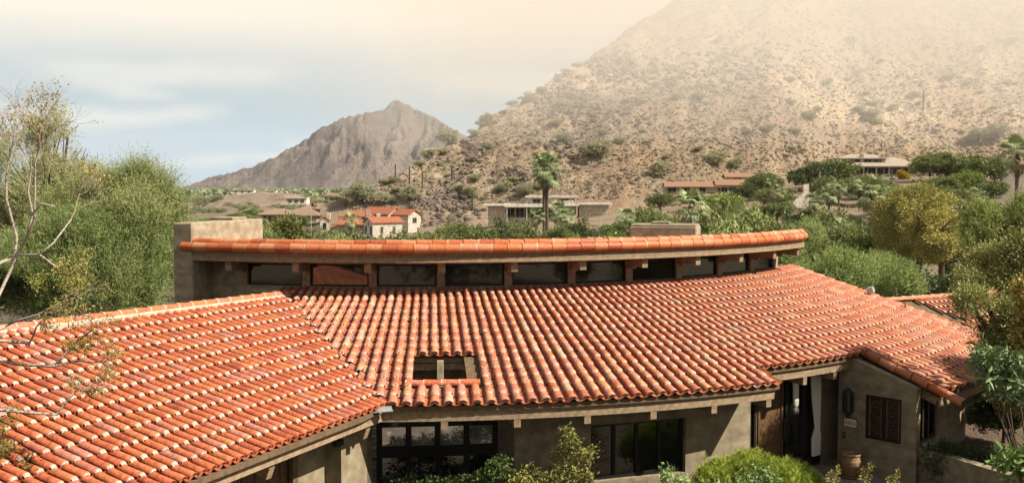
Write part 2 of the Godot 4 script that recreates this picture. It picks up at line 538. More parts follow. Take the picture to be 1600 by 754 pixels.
# a half-round tile lying along an axis from a to b, its back turned to «up»
func barrel(a: Vector3, b: Vector3, up: Vector3, r0: float, r1: float, spread := PI, mortar := true) -> ArrayMesh:
	var z := (b - a).normalized()
	var x := up.cross(z).normalized()
	var y := z.cross(x)
	var m := MB.new()
	var n := 9
	var a0 := PI / 2 - spread / 2; var a1 := PI / 2 + spread / 2
	for i in n:
		var p := lerpf(a0, a1, float(i) / n); var q := lerpf(a0, a1, float(i + 1) / n)
		var op := x * cos(p) + y * sin(p); var oq := x * cos(q) + y * sin(q)
		m.quads(a + op * r0, a + oq * r0, b + oq * r1, b + op * r1, op, oq, oq, op)
		m.quad(b + op * (r1 - 0.016), b + op * r1, b + oq * r1, b + oq * (r1 - 0.016))
		m.quads(a + op * (r0 - 0.016), b + op * (r1 - 0.016), b + oq * (r1 - 0.016), a + oq * (r0 - 0.016), -op, -op, -oq, -oq)
	var mesh := m.mesh()
	if mortar:
		var w := MB.new()
		for i in n:
			var p := lerpf(a0 + 0.25, a1 - 0.25, float(i) / n); var q := lerpf(a0 + 0.25, a1 - 0.25, float(i + 1) / n)
			var op := x * cos(p) + y * sin(p); var oq := x * cos(q) + y * sin(q)
			w.quads(b - z * 0.006 + op * (r1 + 0.001), b - z * 0.006 + oq * (r1 + 0.001), b + z * 0.022 + oq * (r0 + 0.002), b + z * 0.022 + op * (r0 + 0.002), op, oq, oq, op)
		w.mesh(mesh)
	return mesh

func lay(called: String, mesh: ArrayMesh, m: Material, parent: Node3D) -> void:
	var o := MeshInstance3D.new()
	o.name = called
	o.mesh = mesh
	parent.add_child(o, true)
	o.position = -world_at(parent)
	o.set_surface_override_material(0, m)
	if mesh.get_surface_count() > 1: o.set_surface_override_material(1, M["mortar"])

func red() -> Material:
	return M[["ridge_red", "ridge_red_1", "ridge_red_2", "ridge_red_1", "ridge_red_3"][rng.randi_range(0, 4)]]

func arc_wall(b: MB, r_out: float, thick: float, p0: float, p1: float, y0: float, y1: float, step := 1.0) -> void:
	var n := maxi(1, int(ceil((p1 - p0) / step)))
	for i in n:
		var a := deg(lerpf(p0, p1, float(i) / n)); var c := deg(lerpf(p0, p1, float(i + 1) / n))
		var ri := r_out - thick
		b.quad(ring(r_out, a, y0), ring(r_out, c, y0), ring(r_out, c, y1), ring(r_out, a, y1))
		b.quad(ring(ri, c, y0), ring(ri, a, y0), ring(ri, a, y1), ring(ri, c, y1))
		b.quad(ring(r_out, a, y1), ring(r_out, c, y1), ring(ri, c, y1), ring(ri, a, y1))
		b.quad(ring(ri, a, y0), ring(ri, c, y0), ring(r_out, c, y0), ring(r_out, a, y0))
	var f := func(p: float, flip: bool) -> void:
		var q := [ring(r_out - thick, p, y0), ring(r_out, p, y0), ring(r_out, p, y1), ring(r_out - thick, p, y1)]
		if flip: b.quad(q[1], q[0], q[3], q[2])
		else: b.quad(q[0], q[1], q[2], q[3])
	f.call(deg(p0), false); f.call(deg(p1), true)

# a beam or board between two points: width across, height down from the line
func beam(b: MB, p: Vector3, q: Vector3, wide: float, high: float) -> void:
	var z := (q - p).normalized()
	var x := Vector3.UP.cross(z).normalized()
	var y := z.cross(x)
	b.box(Transform3D(Basis(x, y, z), (p + q) * 0.5 - y * high * 0.5), Vector3(wide, high, (q - p).length()))

func wall_between(b: MB, p: Vector3, q: Vector3, y0: float, y1: float, thick: float) -> void:   # plan line p to q; thickness goes to its left side seen from above, away from the outside on the right
	var z := Vector3(q.x - p.x, 0, q.z - p.z)
	var L := z.length(); z /= L
	var out := z.cross(Vector3.UP)
	var c := (p + q) * 0.5 - out * thick * 0.5
	b.box(Transform3D(Basis(z, Vector3.UP, out), Vector3(c.x, (y0 + y1) * 0.5, c.z)), Vector3(L, y1 - y0, thick))

# ---------------------------------------------------------------- the house
func build_house() -> void:
	house = thing("tile_roof_house", "large curved stucco house with red barrel-tile roof and band of clerestory windows", "house", Vector3(0, 0, -26))
	# roof boarding under the tiles
	var b := MB.new()
	for si in 45:
		var p0 := lerpf(-25, 64.5, si / 45.0); var p1 := lerpf(-25, 64.5, (si + 1) / 45.0)
		var mid := (p0 + p1) / 2
		var re := R0 + DR * rows_at(deg(mid)) - 0.05
		var rs := [R0 - 0.3, 16.60, 18.00, re]
		for j in 3:
			if j == 1 and mid > 2.9 and mid < 7.4: continue
			var r0: float = rs[j]; var r1: float = rs[j + 1]
			var a := deg(p0); var c := deg(p1)
			for q in [[0.0, 1], [-0.10, 0]]:
				var pts := [cone(r1, a, q[0]), cone(r1, c, q[0]), cone(r0, c, q[0]), cone(r0, a, q[0])]
				if mid < 8.0 and pix((pts[0] + pts[2]) * 0.5).x < 640 and wing_height((pts[0] + pts[2]) * 0.5) > pts[0].y + 0.9: continue
				if q[1] == 1: b.quad(pts[0], pts[1], pts[2], pts[3])
				else: b.quad(pts[1], pts[0], pts[3], pts[2])
			b.quad(cone(r1, a, -0.1), cone(r1, c, -0.1), cone(r1, c, 0), cone(r1, a, 0))
	# the left wing's boarding, both sides of its ridge
	for i in 26:
		var s0 := -11.0 + i * 0.65; var s1 := s0 + 0.65
		var t0 := wing_top(s0); var t1 := wing_top(s1)
		var up0 := maxf(0.0, s0 * 0.95); var up1 := maxf(0.0, s1 * 0.95)
		if up1 >= t1: break
		b.quad(wing(s0, up0), wing(s1, up1), wing(s1, t1), wing(s0, t0))
		b.quad(wing(s1, up1, -0.1), wing(s0, up0, -0.1), wing(s0, t0, -0.1), wing(s1, t1, -0.1))
		b.quad(wing(s0, up0, -0.1), wing(s1, up1, -0.1), wing(s1, up1), wing(s0, up0))
		var k0 := wing(s0, t0); var k1 := wing(s1, t1)
		b.quad(k0, k1, k1 - d_dir * 5.0 + Vector3(0, -1.6, 0), k0 - d_dir * 5.0 + Vector3(0, -1.6, 0))
	roof = wpart("roof", b, M["timber_dark"], house)
	build_tiles()
	ridge_tiles()
	eaves()
	clerestory()
	lower_walls()
	masonry()

func ridge_tiles() -> void:
	# ridge of the left wing, bedded in pale mortar
	var bed := MB.new()
	var s := -8.0
	while s < 3.9:
		var t := wing_top(s)
		var a := wing(s + 0.46, wing_top(s + 0.46) - 0.02, 0.075); var c := wing(s, t - 0.02, 0.075)
		var shade := red()
		lay("ridge_tile", barrel(a + Vector3(0, rng.randf_range(0, 0.012), 0), c + Vector3(0, 0.018, 0), Vector3.UP + d_dir * 0.1, 0.095, 0.108), M[["terracotta_2", "terracotta_5", "terracotta_3", "terracotta_0"][rng.randi_range(0, 3)]], roof)
		bed.quad(wing(s, t - 0.17, 0.125), wing(s + 0.4, wing_top(s + 0.4) - 0.17 - 0.03 * sin(s * 9), 0.125), wing(s + 0.4, wing_top(s + 0.4) - 0.03, 0.15), wing(s, t - 0.03, 0.15))
		bed.quad(wing(s, t - 0.17, 0.0), wing(s + 0.4, wing_top(s + 0.4) - 0.17 - 0.03 * sin(s * 9), 0.0), wing(s + 0.4, wing_top(s + 0.4) - 0.17 - 0.03 * sin(s * 9), 0.125), wing(s, t - 0.17, 0.125))
		s += 0.4
	wpart("ridge_mortar", bed, M["mortar"], roof)
	# two courses lapped along the curved top of the clerestory
	var ph := -21.6
	while ph < 57.4:
		var st := 1.52
		var m0 := lerpf(1.50, 1.545, clampf((ph - 20) / 37.0, 0, 1))
		var j := rng.randf_range(-0.006, 0.006)
		var a := ring(14.24, deg(ph), CAM_Y - 1.51 + j); var c := ring(14.24, deg(ph + st * 1.1), CAM_Y - 1.51 + j - 0.006)
		var o := (a + c) * 0.5 - Vector3(CX, 0, -CD); o.y = 0; o = o.normalized()
		lay("eave_cap_tile", barrel(c, a, o + Vector3.UP * 0.35, 0.112, 0.124, PI * 1.05, rng.randf() < 0.2), red(), roof)
		j = rng.randf_range(-0.006, 0.006)
		a = ring(14.13, deg(ph + 0.3), CAM_Y - 1.40 + j); c = ring(14.13, deg(ph + 0.3 + st * 1.1), CAM_Y - 1.40 + j - 0.004)
		lay("eave_cap_tile", barrel(c, a, o * 0.15 + Vector3.UP, 0.100, 0.114, PI * 1.3, rng.randf() < 0.3), M["terracotta_5"] if ph > 32 and rng.randf() < 0.6 else red(), roof)  # paler clay towards the right end: sunlit look put into the colour
		ph += st
	# rake of the right wing, running down the slope
	for i in 6:
		var r := 18.1 + i * 0.42
		lay("rake_tile", barrel(cone(r - 0.06, deg(40.85), 0.035), cone(r + 0.42, deg(40.7), 0.045), Vector3(-cos(deg(41.0)), 0.35, sin(deg(41.0))), 0.098, 0.108, PI * 1.1, false), red(), roof)
	# sill tiles below the roof opening
	for i in 4:
		var a := cone(18.04, deg(2.75 + i * 1.17), 0.10); var c := cone(18.04, deg(2.75 + (i + 1) * 1.17 + 0.16), 0.095)
		lay("sill_tile", barrel(c, a, Vector3(0, 1, 0.4), 0.075, 0.085, PI * 1.1), M[["terracotta_3", "terracotta_1", "terracotta_3", "terracotta_0"][i]], roof)

func eaves() -> void:
	var f := MB.new()
	var g := MB.new()
	var arcs := [[18.70, 0.3, 28.4], [18.03, 28.5, 41.0], [20.05, 41.0, 60.0]]
	for q in arcs:
		var y := cone(q[0], 0.0).y
		arc_wall(f, q[0], 0.045, q[1], q[2], y - 0.15, y - 0.015)
		arc_wall(f, q[0] - 0.03, 0.05, q[1], q[2], y - 0.33, y - 0.153)
	beam(f, cone(18.0, deg(28.45), -0.02), cone(18.72, deg(28.45), -0.02), 0.045, 0.30)
	beam(f, cone(17.7, deg(41.05), -0.045), cone(20.08, deg(41.05), -0.045), 0.05, 0.17)
	beam(f, cone(17.7, deg(41.15), -0.20), cone(19.95, deg(41.15), -0.20), 0.09, 0.16)
	# left wing
	beam(f, wing(0.35, 0.10, -0.015), wing(-11, 0.10, -0.015), 0.045, 0.13)
	beam(f, wing(0.35, 0.135, -0.15), wing(-11, 0.135, -0.15), 0.05, 0.18)
	wpart("eave_fascia", f, M["timber"], house)
	var k := 0
	while k < 6:
		var ph := deg(5.2 + 4.55 * k)
		g = MB.new()
		var y := cone(18.6, 0.0).y - 0.33
		beam(g, ring(17.2, ph, y + 0.03), ring(18.665, ph, y - 0.003), 0.14, 0.2)
		wpart("rafter_tail", g, M["timber"], house)
		k += 1
	for ph in [30.2, 33.7, 37.3]:
		g = MB.new()
		var y := cone(18.0, 0.0).y - 0.33
		beam(g, ring(16.8, deg(ph), y + 0.05), ring(17.995, deg(ph), y - 0.003), 0.13, 0.2)
		wpart("rafter_tail", g, M["timber"], house)
	for s in [-0.15, -3.2, -6.2]:
		g = MB.new()
		beam(g, wing(s, 0.9, -0.36), wing(s, 0.16, -0.40), 0.15, 0.22)
		wpart("rafter_tail", g, M["timber"], house)
	# flashing at the foot of the valley
	g = MB.new()
	var v := Vector3(EX, EY, -ED)
	g.box(Transform3D(Basis(Vector3.UP, 0.35) * Basis(Vector3.RIGHT, 0.25), v + Vector3(0.05, 0.02, 0.02)), Vector3(0.42, 0.012, 0.2))
	g.box(Transform3D(Basis(Vector3.UP, 0.35) * Basis(Vector3.RIGHT, 0.25), v + Vector3(0.05, 0.05, -0.01)), Vector3(0.40, 0.05, 0.02))
	wpart("valley_flashing", g, M["metal"], house)

func clerestory() -> void:
	var b := MB.new()
	var wt := CAM_Y - 1.95; var wb := CAM_Y - 2.51; var base := CAM_Y - 3.0
	var p0 := -12.9 - 3.66; var st := 7.33
	var right := p0 + st * 10
	# sill wall, header, end walls
	arc_wall(b, 13.38, 0.2, p0, right, base, wb, 1.2)
	arc_wall(b, 13.36, 0.2, p0, right, wt, CAM_Y - 1.6, 1.2)
	arc_wall(b, 13.36, 0.3, -23.5, p0, base - 0.6, CAM_Y - 1.6, 1.2)
	arc_wall(b, 13.36, 0.3, right, right + 1.6, base - 0.3, CAM_Y - 1.6, 1.2)
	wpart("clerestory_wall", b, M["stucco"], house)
	b = MB.new()
	arc_wall(b, 13.52, 0.16, p0 + 1.0, right + 1.3, CAM_Y - 2.68, CAM_Y - 2.585, 1.2)
	wpart("roof_flashing", b, M["flashing"], house)
	for i in 11:
		var p := p0 + st * i
		b = MB.new()
		arc_wall(b, 13.40, 0.14, p - 0.42, p + 0.42, wb, wt, 1.0)
		wpart("window_post", b, M["timber"], house)
		b = MB.new()
		beam(b, ring(13.3, deg(p), CAM_Y - 1.80), ring(14.12, deg(p), CAM_Y - 1.84), 0.17, 0.26)
		beam(b, ring(13.3, deg(p), CAM_Y - 2.03), ring(13.62, deg(p), CAM_Y - 2.06), 0.15, 0.10)
		wpart("outrigger", b, M["timber"], house)
	for i in 10:
		var a := p0 + st * i + 0.42; var c := a + st - 0.84
		b = MB.new()
		arc_wall(b, 13.33, 0.05, a, a + 0.22, wb, wt); arc_wall(b, 13.33, 0.05, c - 0.22, c, wb, wt)
		arc_wall(b, 13.329, 0.05, a + 0.22, c - 0.22, wb, wb + 0.04); arc_wall(b, 13.329, 0.05, a + 0.22, c - 0.22, wt - 0.04, wt)
		var w := wpart("clerestory_window", b, M["black_frame"], house)
		b = MB.new()
		var q := [ring(13.30, deg(a + 0.22), wb + 0.04), ring(13.30, deg(c - 0.22), wb + 0.04), ring(13.30, deg(c - 0.22), wt - 0.04), ring(13.30, deg(a + 0.22), wt - 0.04)]
		b.quad(q[0], q[1], q[2], q[3])
		var inn := func(x: Vector3) -> Vector3: return x - (x - Vector3(CX, x.y, -CD)).normalized() * 0.02
		b.quad(inn.call(q[1]), inn.call(q[0]), inn.call(q[3]), inn.call(q[2]))
		wpart("pane", b, M["dark_glass"], w)
	# fascia boards and the low roof behind
	b = MB.new()
	arc_wall(b, 14.20, 0.06, -22.0, 57.6, CAM_Y - 1.715, CAM_Y - 1.60, 1.5)
	arc_wall(b, 14.235, 0.09, -22.0, 57.6, CAM_Y - 1.85, CAM_Y - 1.718, 1.5)
	wpart("clerestory_fascia", b, M["timber"], house)
	b = MB.new()
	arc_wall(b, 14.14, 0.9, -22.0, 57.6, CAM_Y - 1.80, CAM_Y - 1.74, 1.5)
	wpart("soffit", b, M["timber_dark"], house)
	b = MB.new()
	for i in 40:
		var a := deg(lerpf(-22.0, 57.6, i / 40.0)); var c := deg(lerpf(-22.0, 57.6, (i + 1) / 40.0))
		b.quad(ring(14.2, a, CAM_Y - 1.45), ring(14.2, c, CAM_Y - 1.45), ring(7.0, c, CAM_Y - 3.0), ring(7.0, a, CAM_Y - 3.0))
	wpart("upper_roof", b, M["terracotta_0"], house)

func masonry() -> void:
	# tall end pier on the left: dark front, sunlit right flank
	var b := MB.new()
	var dir := Vector3(0.293, 0, -0.956)
	var yaw := atan2(-dir.z, dir.x) - PI / 2
	var corner := Vector3(-8.02, 0, -25.6)
	var side := Vector3(-0.956, 0, -0.293)
	var c := corner + dir * 1.7 + side * 0.28
	b.soft(Vector3(c.x, 4.4, c.z), Vector3(0.56, 3.38, 3.4), 0.03, yaw)
	wpart("end_pier", b, M["stucco"], house)
	b = MB.new()
	b.soft(corner + dir * 2.3 + side * 0.4 + Vector3(0, 6.13, 0), Vector3(0.7, 0.08, 0.7), 0.02, yaw)
	wpart("pier_cap", b, M["stucco"], house)
	# broad chimney behind the clerestory
	b = MB.new()
	var k := P(1040, 362, 29.5)
	b.soft(Vector3(k.x, 4.9, k.z), Vector3(1.9, 1.96, 1.3), 0.04, -deg(15))
	var ch := wpart("chimney", b, M["stucco"], house)
	b = MB.new()
	b.soft(Vector3(k.x, 5.90, k.z), Vector3(1.86, 0.05, 1.26), 0.03, -deg(15))
	b.soft(Vector3(k.x - 0.12, 5.96, k.z), Vector3(0.52, 0.07, 0.5), 0.02, -deg(15))
	wpart("chimney_cap", b, M["stucco_wall"], ch)
	b = MB.new()
	k = P(930, 368, 31.0)
	b.soft(Vector3(k.x, 5.0, k.z), Vector3(0.52, 0.9, 0.5), 0.03, 0.0)
	wpart("vent_stack", b, M["stucco_pale"], house)
	# roof vents
	b = MB.new()
	var t := cone(15.95, deg(62.0), 0.0)
	b.tube([t, t + Vector3(0, 0.24, 0)], [0.06, 0.06], 8)
	b.tube([t + Vector3(0, 0.2, 0), t + Vector3(0.0, 0.26, 0.02), t + Vector3(0.1, 0.30, 0.1)], [0.09, 0.12, 0.10], 8)
	wpart("roof_vent", b, M["metal"], house)
	for q in [[14.0, 7.9], [17.0, 62.3]]:
		b = MB.new()
		t = cone(q[0], deg(q[1]), 0.05)
		b.tube([t, t + Vector3(0, 0.24, 0)], [0.03, 0.03], 8)
		wpart("vent_pipe", b, M["terracotta_3"], house)
	# back wing with its own ridge, at the right
	var ra := P(1392, 472, 33.6)
	var along := Vector3(cos(deg(27.0)), 0, -sin(deg(27.0)))
	var down := Vector3(sin(deg(27.0)), -SLOPE, cos(deg(27.0)))
	b = MB.new()
	var r1 := ra + along * 7.0
	ra -= along * 0.4
	b.quad(ra + down * 4.2, r1 + down * 4.2, r1, ra)
	b.quad(ra, r1, r1 + Vector3(-down.x, -SLOPE, -down.z) * 4.0, ra + Vector3(-down.x, -SLOPE, -down.z) * 4.0)
	b.quad(ra + down * 4.2 + Vector3(0, -2.4, 0), r1 + down * 4.2 + Vector3(0, -2.4, 0), r1 + down * 4.2, ra + down * 4.2)
	var bw := wpart("back_roof", b, M["timber_dark"], house)
	var tiles := []; var cols := []
	for i in 30:
		for j in 10:
			var o := ra + along * (0.1 + i * 0.222) + down * (j * 0.36)
			var q := o + down * 0.36
			if cone_height(q) > q.y: continue
			tiles.append(tile_frame(q, o)); cols.append(vary(tile_palette(tile_index(false)), 0.1))
	var tm := cover_tile(2, false, 0.06)
	tm.surface_set_material(0, M["terracotta"]); tm.surface_set_material(1, M["mortar"])
	scatter("back_tile_field", tm, tiles, cols, bw)
	for i in 15:
		var o := ra + along * (i * 0.46) + Vector3(0, 0.06, 0)
		lay("ridge_tile", barrel(o + along * 0.52, o + Vector3(0, 0.015, 0), Vector3.UP, 0.095, 0.108), M["terracotta_5"], bw)

func pane_set(called: String, p: Vector3, q: Vector3, y0: float, y1: float, n: int, glass: Material, bar := 0.07) -> MeshInstance3D:
	# a glazed frame standing between two plan points, outside on the right of p to q
	var z := Vector3(q.x - p.x, 0, q.z - p.z)
	var L := z.length(); z /= L
	var out := z.cross(Vector3.UP)
	var bas := Basis(z, Vector3.UP, out)
	var b := MB.new()
	var put := func(x0: float, x1: float, a: float, c: float) -> void:
		var m := p + z * (x0 + x1) * 0.5
		b.box(Transform3D(bas, Vector3(m.x, (a + c) * 0.5, m.z)), Vector3(x1 - x0, c - a, 0.09))
	put.call(0.0, L, y0, y0 + bar); put.call(0.0, L, y1 - bar, y1)
	for i in n + 1:
		var x := (L - bar) * i / n
		put.call(x, x + bar, y0 + bar, y1 - bar)
	var w := wpart(called, b, M["black_frame"], house)
	for i in n:
		var x0 := (L - bar) * i / n + bar; var x1 := (L - bar) * (i + 1) / n
		b = MB.new()
		var m := p + z * (x0 + x1) * 0.5
		b.box(Transform3D(bas, Vector3(m.x, (y0 + y1) * 0.5, m.z) - out * 0.01), Vector3(x1 - x0, y1 - y0 - bar * 2, 0.012))
		wpart("pane", b, glass, w)
	return w

func lower_walls() -> void:
	var b := MB.new()
	var top := 2.78
	# curved wall with the long window
	arc_wall(b, 17.7, 0.25, 10.1, 15.6, 0, top - 0.1, 1.0)
	arc_wall(b, 17.7, 0.25, 15.6, 23.1, 0, 0.6, 1.0); arc_wall(b, 17.7, 0.25, 15.6, 23.1, 1.84, top - 0.1, 1.0)
	arc_wall(b, 17.7, 0.25, 23.1, 29.0, 0, top - 0.1, 1.0)
	wall_between(b, ring(15.6, deg(10.1), 0), ring(17.45, deg(10.1), 0), 0, top, 0.2)
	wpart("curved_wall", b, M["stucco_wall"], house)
	pane_set("window", ring(17.55, deg(15.6), 0), ring(17.55, deg(23.1), 0), 0.6, 1.84, 4, M["dark_glass"])
	b = MB.new()
	for i in 9:
		var a := ring(17.42, deg(21.6 + i * 0.16), 0)
		b.tube([a + Vector3(0, 0.62, 0), a + Vector3(0.02 * sin(i), 1.2, 0), a + Vector3(0, 1.8, 0)], [0.03, 0.026, 0.028], 6)
	wpart("curtain", b, M["curtain"], house)
	# recessed entry with mirror panes; darker glass below stands in for a dark reflection
	b = MB.new()
	arc_wall(b, 16.1, 0.2, -4.0, 10.4, 1.74, 3.0, 1.0)
	wpart("recess_wall", b, M["stucco_wall"], house)
	var ea := P(588, 690, 22.6); var eb := P(778, 690, 22.9)
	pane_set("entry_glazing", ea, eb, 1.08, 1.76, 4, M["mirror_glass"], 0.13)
	pane_set("entry_glazing", ea, eb, 0.0, 1.08, 4, M["dark_glass"], 0.13)
	# wall behind the second eave: side light, brown door, glass door
	b = MB.new()
	arc_wall(b, 17.25, 0.2, 28.8, 41.6, 2.42, 3.2, 1.0)
	wall_between(b, ring(17.25, deg(38.9), 0), ring(17.25, deg(41.6), 0), 0, 2.42, 0.2)
	wall_between(b, ring(15.9, deg(29.0), 0), ring(17.45, deg(29.0), 0), 0, top, 0.2)
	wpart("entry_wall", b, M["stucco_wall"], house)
	pane_set("side_light", ring(17.2, deg(29.1), 0), ring(17.2, deg(31.0), 0), 0.0, 2.42, 1, M["dark_glass"], 0.06)
	b = MB.new()
	wall_between(b, ring(17.22, deg(31.0), 0), ring(17.22, deg(34.2), 0), 0, 2.42, 0.08)
	var dr := wpart("door", b, M["door_brown"], house)
	b = MB.new()
	for q in [[31.25, 31.4, 0.1, 2.3], [33.85, 34.0, 0.1, 2.3]]:
		wall_between(b, ring(17.245, deg(q[0]), 0), ring(17.245, deg(q[1]), 0), q[2], q[3], 0.03)
	wall_between(b, ring(17.245, deg(31.4), 0), ring(17.245, deg(33.85), 0), 2.2, 2.3, 0.03)
	wall_between(b, ring(17.245, deg(31.4), 0), ring(17.245, deg(33.85), 0), 0.1, 0.2, 0.03)
	wpart("door_panel", b, M["door_brown"], dr)
	b = MB.new()
	wall_between(b, ring(17.30, deg(34.0), 0), ring(17.30, deg(34.25), 0), 0.85, 1.35, 0.06)
	wpart("handle", b, M["iron"], dr)
	pane_set("glass_door", ring(17.22, deg(34.25), 0), ring(17.22, deg(36.6), 0), 0.52, 2.42, 1, M["dark_glass"], 0.1)
	pane_set("glass_door", ring(17.22, deg(36.6), 0), ring(17.22, deg(38.9), 0), 0.52, 2.42, 1, M["dark_glass"], 0.1)
	pane_set("glass_door", ring(17.22, deg(34.25), 0), ring(17.22, deg(38.9), 0), 0.0, 0.52, 2, M["dark_glass"], 0.09)
	# tied curtains hanging in front of the glass, under the eave
	for q in [[37.1, 38.3, 0.3], [34.9, 35.35, 1.6]]:
		b = MB.new()
		var n := 9
		for i in n:
			var a := lerpf(q[0], q[1], (i + 0.5) / n); var cm := lerpf(a, q[1] - 0.15, 0.55 if q[2] < 1.0 else 0.8)
			b.tube([ring(17.34, deg(a), 2.44), ring(17.35, deg(lerpf(a, cm, 0.4)), 1.7), ring(17.36, deg(cm), maxf(1.0, q[2])), ring(17.36, deg(lerpf(cm, a, 0.6)), maxf(0.75, q[2] - 0.1)), ring(17.35, deg(lerpf(cm, a, 0.5)), q[2])], [0.045, 0.045, 0.03, 0.05, 0.045], 7)
		wpart("curtain", b, M["curtain"], house)
	# wall square to the house, under the rake, with the shuttered window
	var pa := Vector3(8.12, 0, -25.2); var pb := Vector3(9.50, 0, -23.78)
	var dv := (pb - pa).normalized()
	var L := (pb - pa).length()
	b = MB.new()
	var hh := func(x: float) -> float: return 2.90 - 0.325 * x
	var cut := [[0.0, 0.72, 0.0, 1.95], [0.72, 1.62, 0.0, 0.88], [1.62, L, 0.0, 1.95]]
	for q in cut:
		wall_between(b, pa + dv * q[0], pa + dv * q[1], q[2], q[3], 0.22)
	var bas := Basis(dv, Vector3.UP, dv.cross(Vector3.UP))
	b.prism([Vector2(0, 1.95), Vector2(L, 1.95), Vector2(L, hh.call(L)), Vector2(0, hh.call(0.0))], Transform3D(bas, pa), 0.22)
	b.box(Transform3D(bas, pa + dv * (L * 0.5 + 0.30) + bas.z * 0.03 + Vector3(0, 0.41, 0)), Vector3(L - 0.6 + 0.10, 0.82, 0.10))
	wpart("gable_wall", b, M["stucco_wall"], house)
	shutters(pa + dv * 0.72 - bas.z * 0.06, pa + dv * 1.62 - bas.z * 0.06, 0.88, 1.95)
	# garden side wall with dark casements
	b = MB.new()
	var qa := pb; var qb := ring(19.4, deg(46.8), 0); var qc := ring(19.0, deg(56.0), 0)
	var dz := (qb - qa).normalized()
	wall_between(b, qa, qa + dz * 0.16, 0, 2.2, 0.22)
	wall_between(b, qa + dz * 0.16, qa + dz * 1.5, 0, 0.86, 0.22)
	wall_between(b, qa + dz * 1.5, qb, 0, 2.2, 0.22)
	wall_between(b, qb, qc, 0, 2.25, 0.22)
	wpart("garden_side_wall", b, M["stucco_wall"], house)
	var oz := dz.cross(Vector3.UP)
	pane_set("window", qa + dz * 0.16 - oz * 0.1, qa + dz * 1.5 - oz * 0.1, 0.86, 2.0, 3, M["dark_glass"], 0.05)
	# garage front below the left wing
	b = MB.new()
	var wg := func(s: float, off: float) -> Vector3: var p: Vector3 = wing(s, off); return Vector3(p.x, 0, p.z)
	wall_between(b, wg.call(-11.0, 1.0), wg.call(-5.6, 1.0), 0, 2.5, 0.2)
	wall_between(b, wg.call(-3.75, 1.0), wg.call(-3.2, 1.0), 0, 2.5, 0.2)
	wall_between(b, wg.call(-1.35, 1.0), wg.call(-0.42, 1.0), 0, 2.5, 0.2)
	wall_between(b, wg.call(-5.6, 1.0), wg.call(-1.35, 1.0), 2.12, 2.5, 0.2)
	wall_between(b, wg.call(-0.42, 0.62), wg.call(0.72, 0.62), 0, 2.5, 0.6)
	wall_between(b, wg.call(0.72, 0.62), wg.call(0.72, 3.0), 0, 2.6, 0.2)
	wpart("garage_wall", b, M["stucco_wall"], house)
	for q in [[-5.6, -3.75], [-3.2, -1.35]]:
		b = MB.new()
		wall_between(b, wg.call(q[0], 1.14), wg.call(q[1], 1.14), 0, 2.12, 0.06)
		var gd := wpart("garage_door", b, M["door_brown"], house)
		var n := 5
		for i in n:
			b = MB.new()
			var s0: float = lerpf(q[0], q[1], float(i) / n) + 0.015; var s1: float = lerpf(q[0], q[1], float(i + 1) / n) - 0.015
			wall_between(b, wg.call(s0, 1.115), wg.call(s1, 1.115), 0.02, 2.10, 0.024)
			wpart("plank", b, M["door_brown"], gd)
	b = MB.new()
	wall_between(b, wg.call(-1.50, 0.98), wg.call(-1.34, 0.98), 0, 2.3, 0.1)
	wpart("door_jamb", b, M["timber_dark"], house)
	# light post in the roof opening, and the court below it
	b = MB.new()
	b.bx(ring(16.92, deg(5.05), 2.66), Vector3(0.13, 1.12, 0.13))
	wpart("opening_post", b, M["stucco_pale"], house)
	b = MB.new()
	beam(b, cone(16.56, deg(2.9), -0.1), cone(16.56, deg(7.4), -0.1), 0.06, 0.12)
	beam(b, cone(16.60, deg(2.9), -0.22), cone(16.60, deg(7.4), -0.22), 0.08, 0.14)
	beam(b, cone(16.7, deg(2.88), -0.02), cone(18.0, deg(2.88), -0.02), 0.04, 0.22)
	beam(b, cone(16.7, deg(7.42), -0.02), cone(18.0, deg(7.42), -0.02), 0.04, 0.22)
	wpart("opening_frame", b, M["timber"], house)

func shutters(p: Vector3, q: Vector3, y0: float, y1: float) -> void:
	var z := (q - p).normalized(); var L := (q - p).length()
	var out := z.cross(Vector3.UP)
	var bas := Basis(z, Vector3.UP, out)
	var b := MB.new()
	var put := func(m: MB, x0: float, x1: float, a: float, c: float, t: float, o: float) -> void:
		m.box(Transform3D(bas, p + z * (x0 + x1) * 0.5 + Vector3(0, (a + c) * 0.5, 0) + out * o), Vector3(x1 - x0, c - a, t))
	for x in [[0.0, 0.05], [L / 2 - 0.045, L / 2 + 0.045], [L - 0.05, L]]: put.call(b, x[0], x[1], y0 + 0.05, y1 - 0.05, 0.1, 0.0)
	put.call(b, 0.0, L, y0, y0 + 0.05, 0.1, 0.0); put.call(b, 0.0, L, y1 - 0.05, y1, 0.1, 0.0)
	var w := wpart("shuttered_window", b, M["black_frame"], house)
	b = MB.new()
	put.call(b, 0.05, L - 0.05, y0 + 0.05, y1 - 0.05, 0.01, -0.04)
	wpart("pane", b, M["dark_glass"], w)
	for k in 2:
		var x0 := 0.06 + k * (L / 2 - 0.01); var x1 := L / 2 - 0.055 + k * (L / 2 - 0.01)
		b = MB.new()
		put.call(b, x0, x0 + 0.035, y0 + 0.05, y1 - 0.05, 0.035, 0.0); put.call(b, x1 - 0.035, x1, y0 + 0.05, y1 - 0.05, 0.035, 0.0)
		wpart("shutter_stile", b, M["shutter"], w)
		b = MB.new()
		for i in 18:
			var y := lerpf(y0 + 0.08, y1 - 0.08, i / 17.0)
			b.box(Transform3D(bas * Basis(Vector3.RIGHT, 0.7), p + z * (x0 + x1) * 0.5 + Vector3(0, y, 0)), Vector3(x1 - x0 - 0.07, 0.05, 0.008))
		wpart("shutter_slats", b, M["shutter"], w, "stuff")

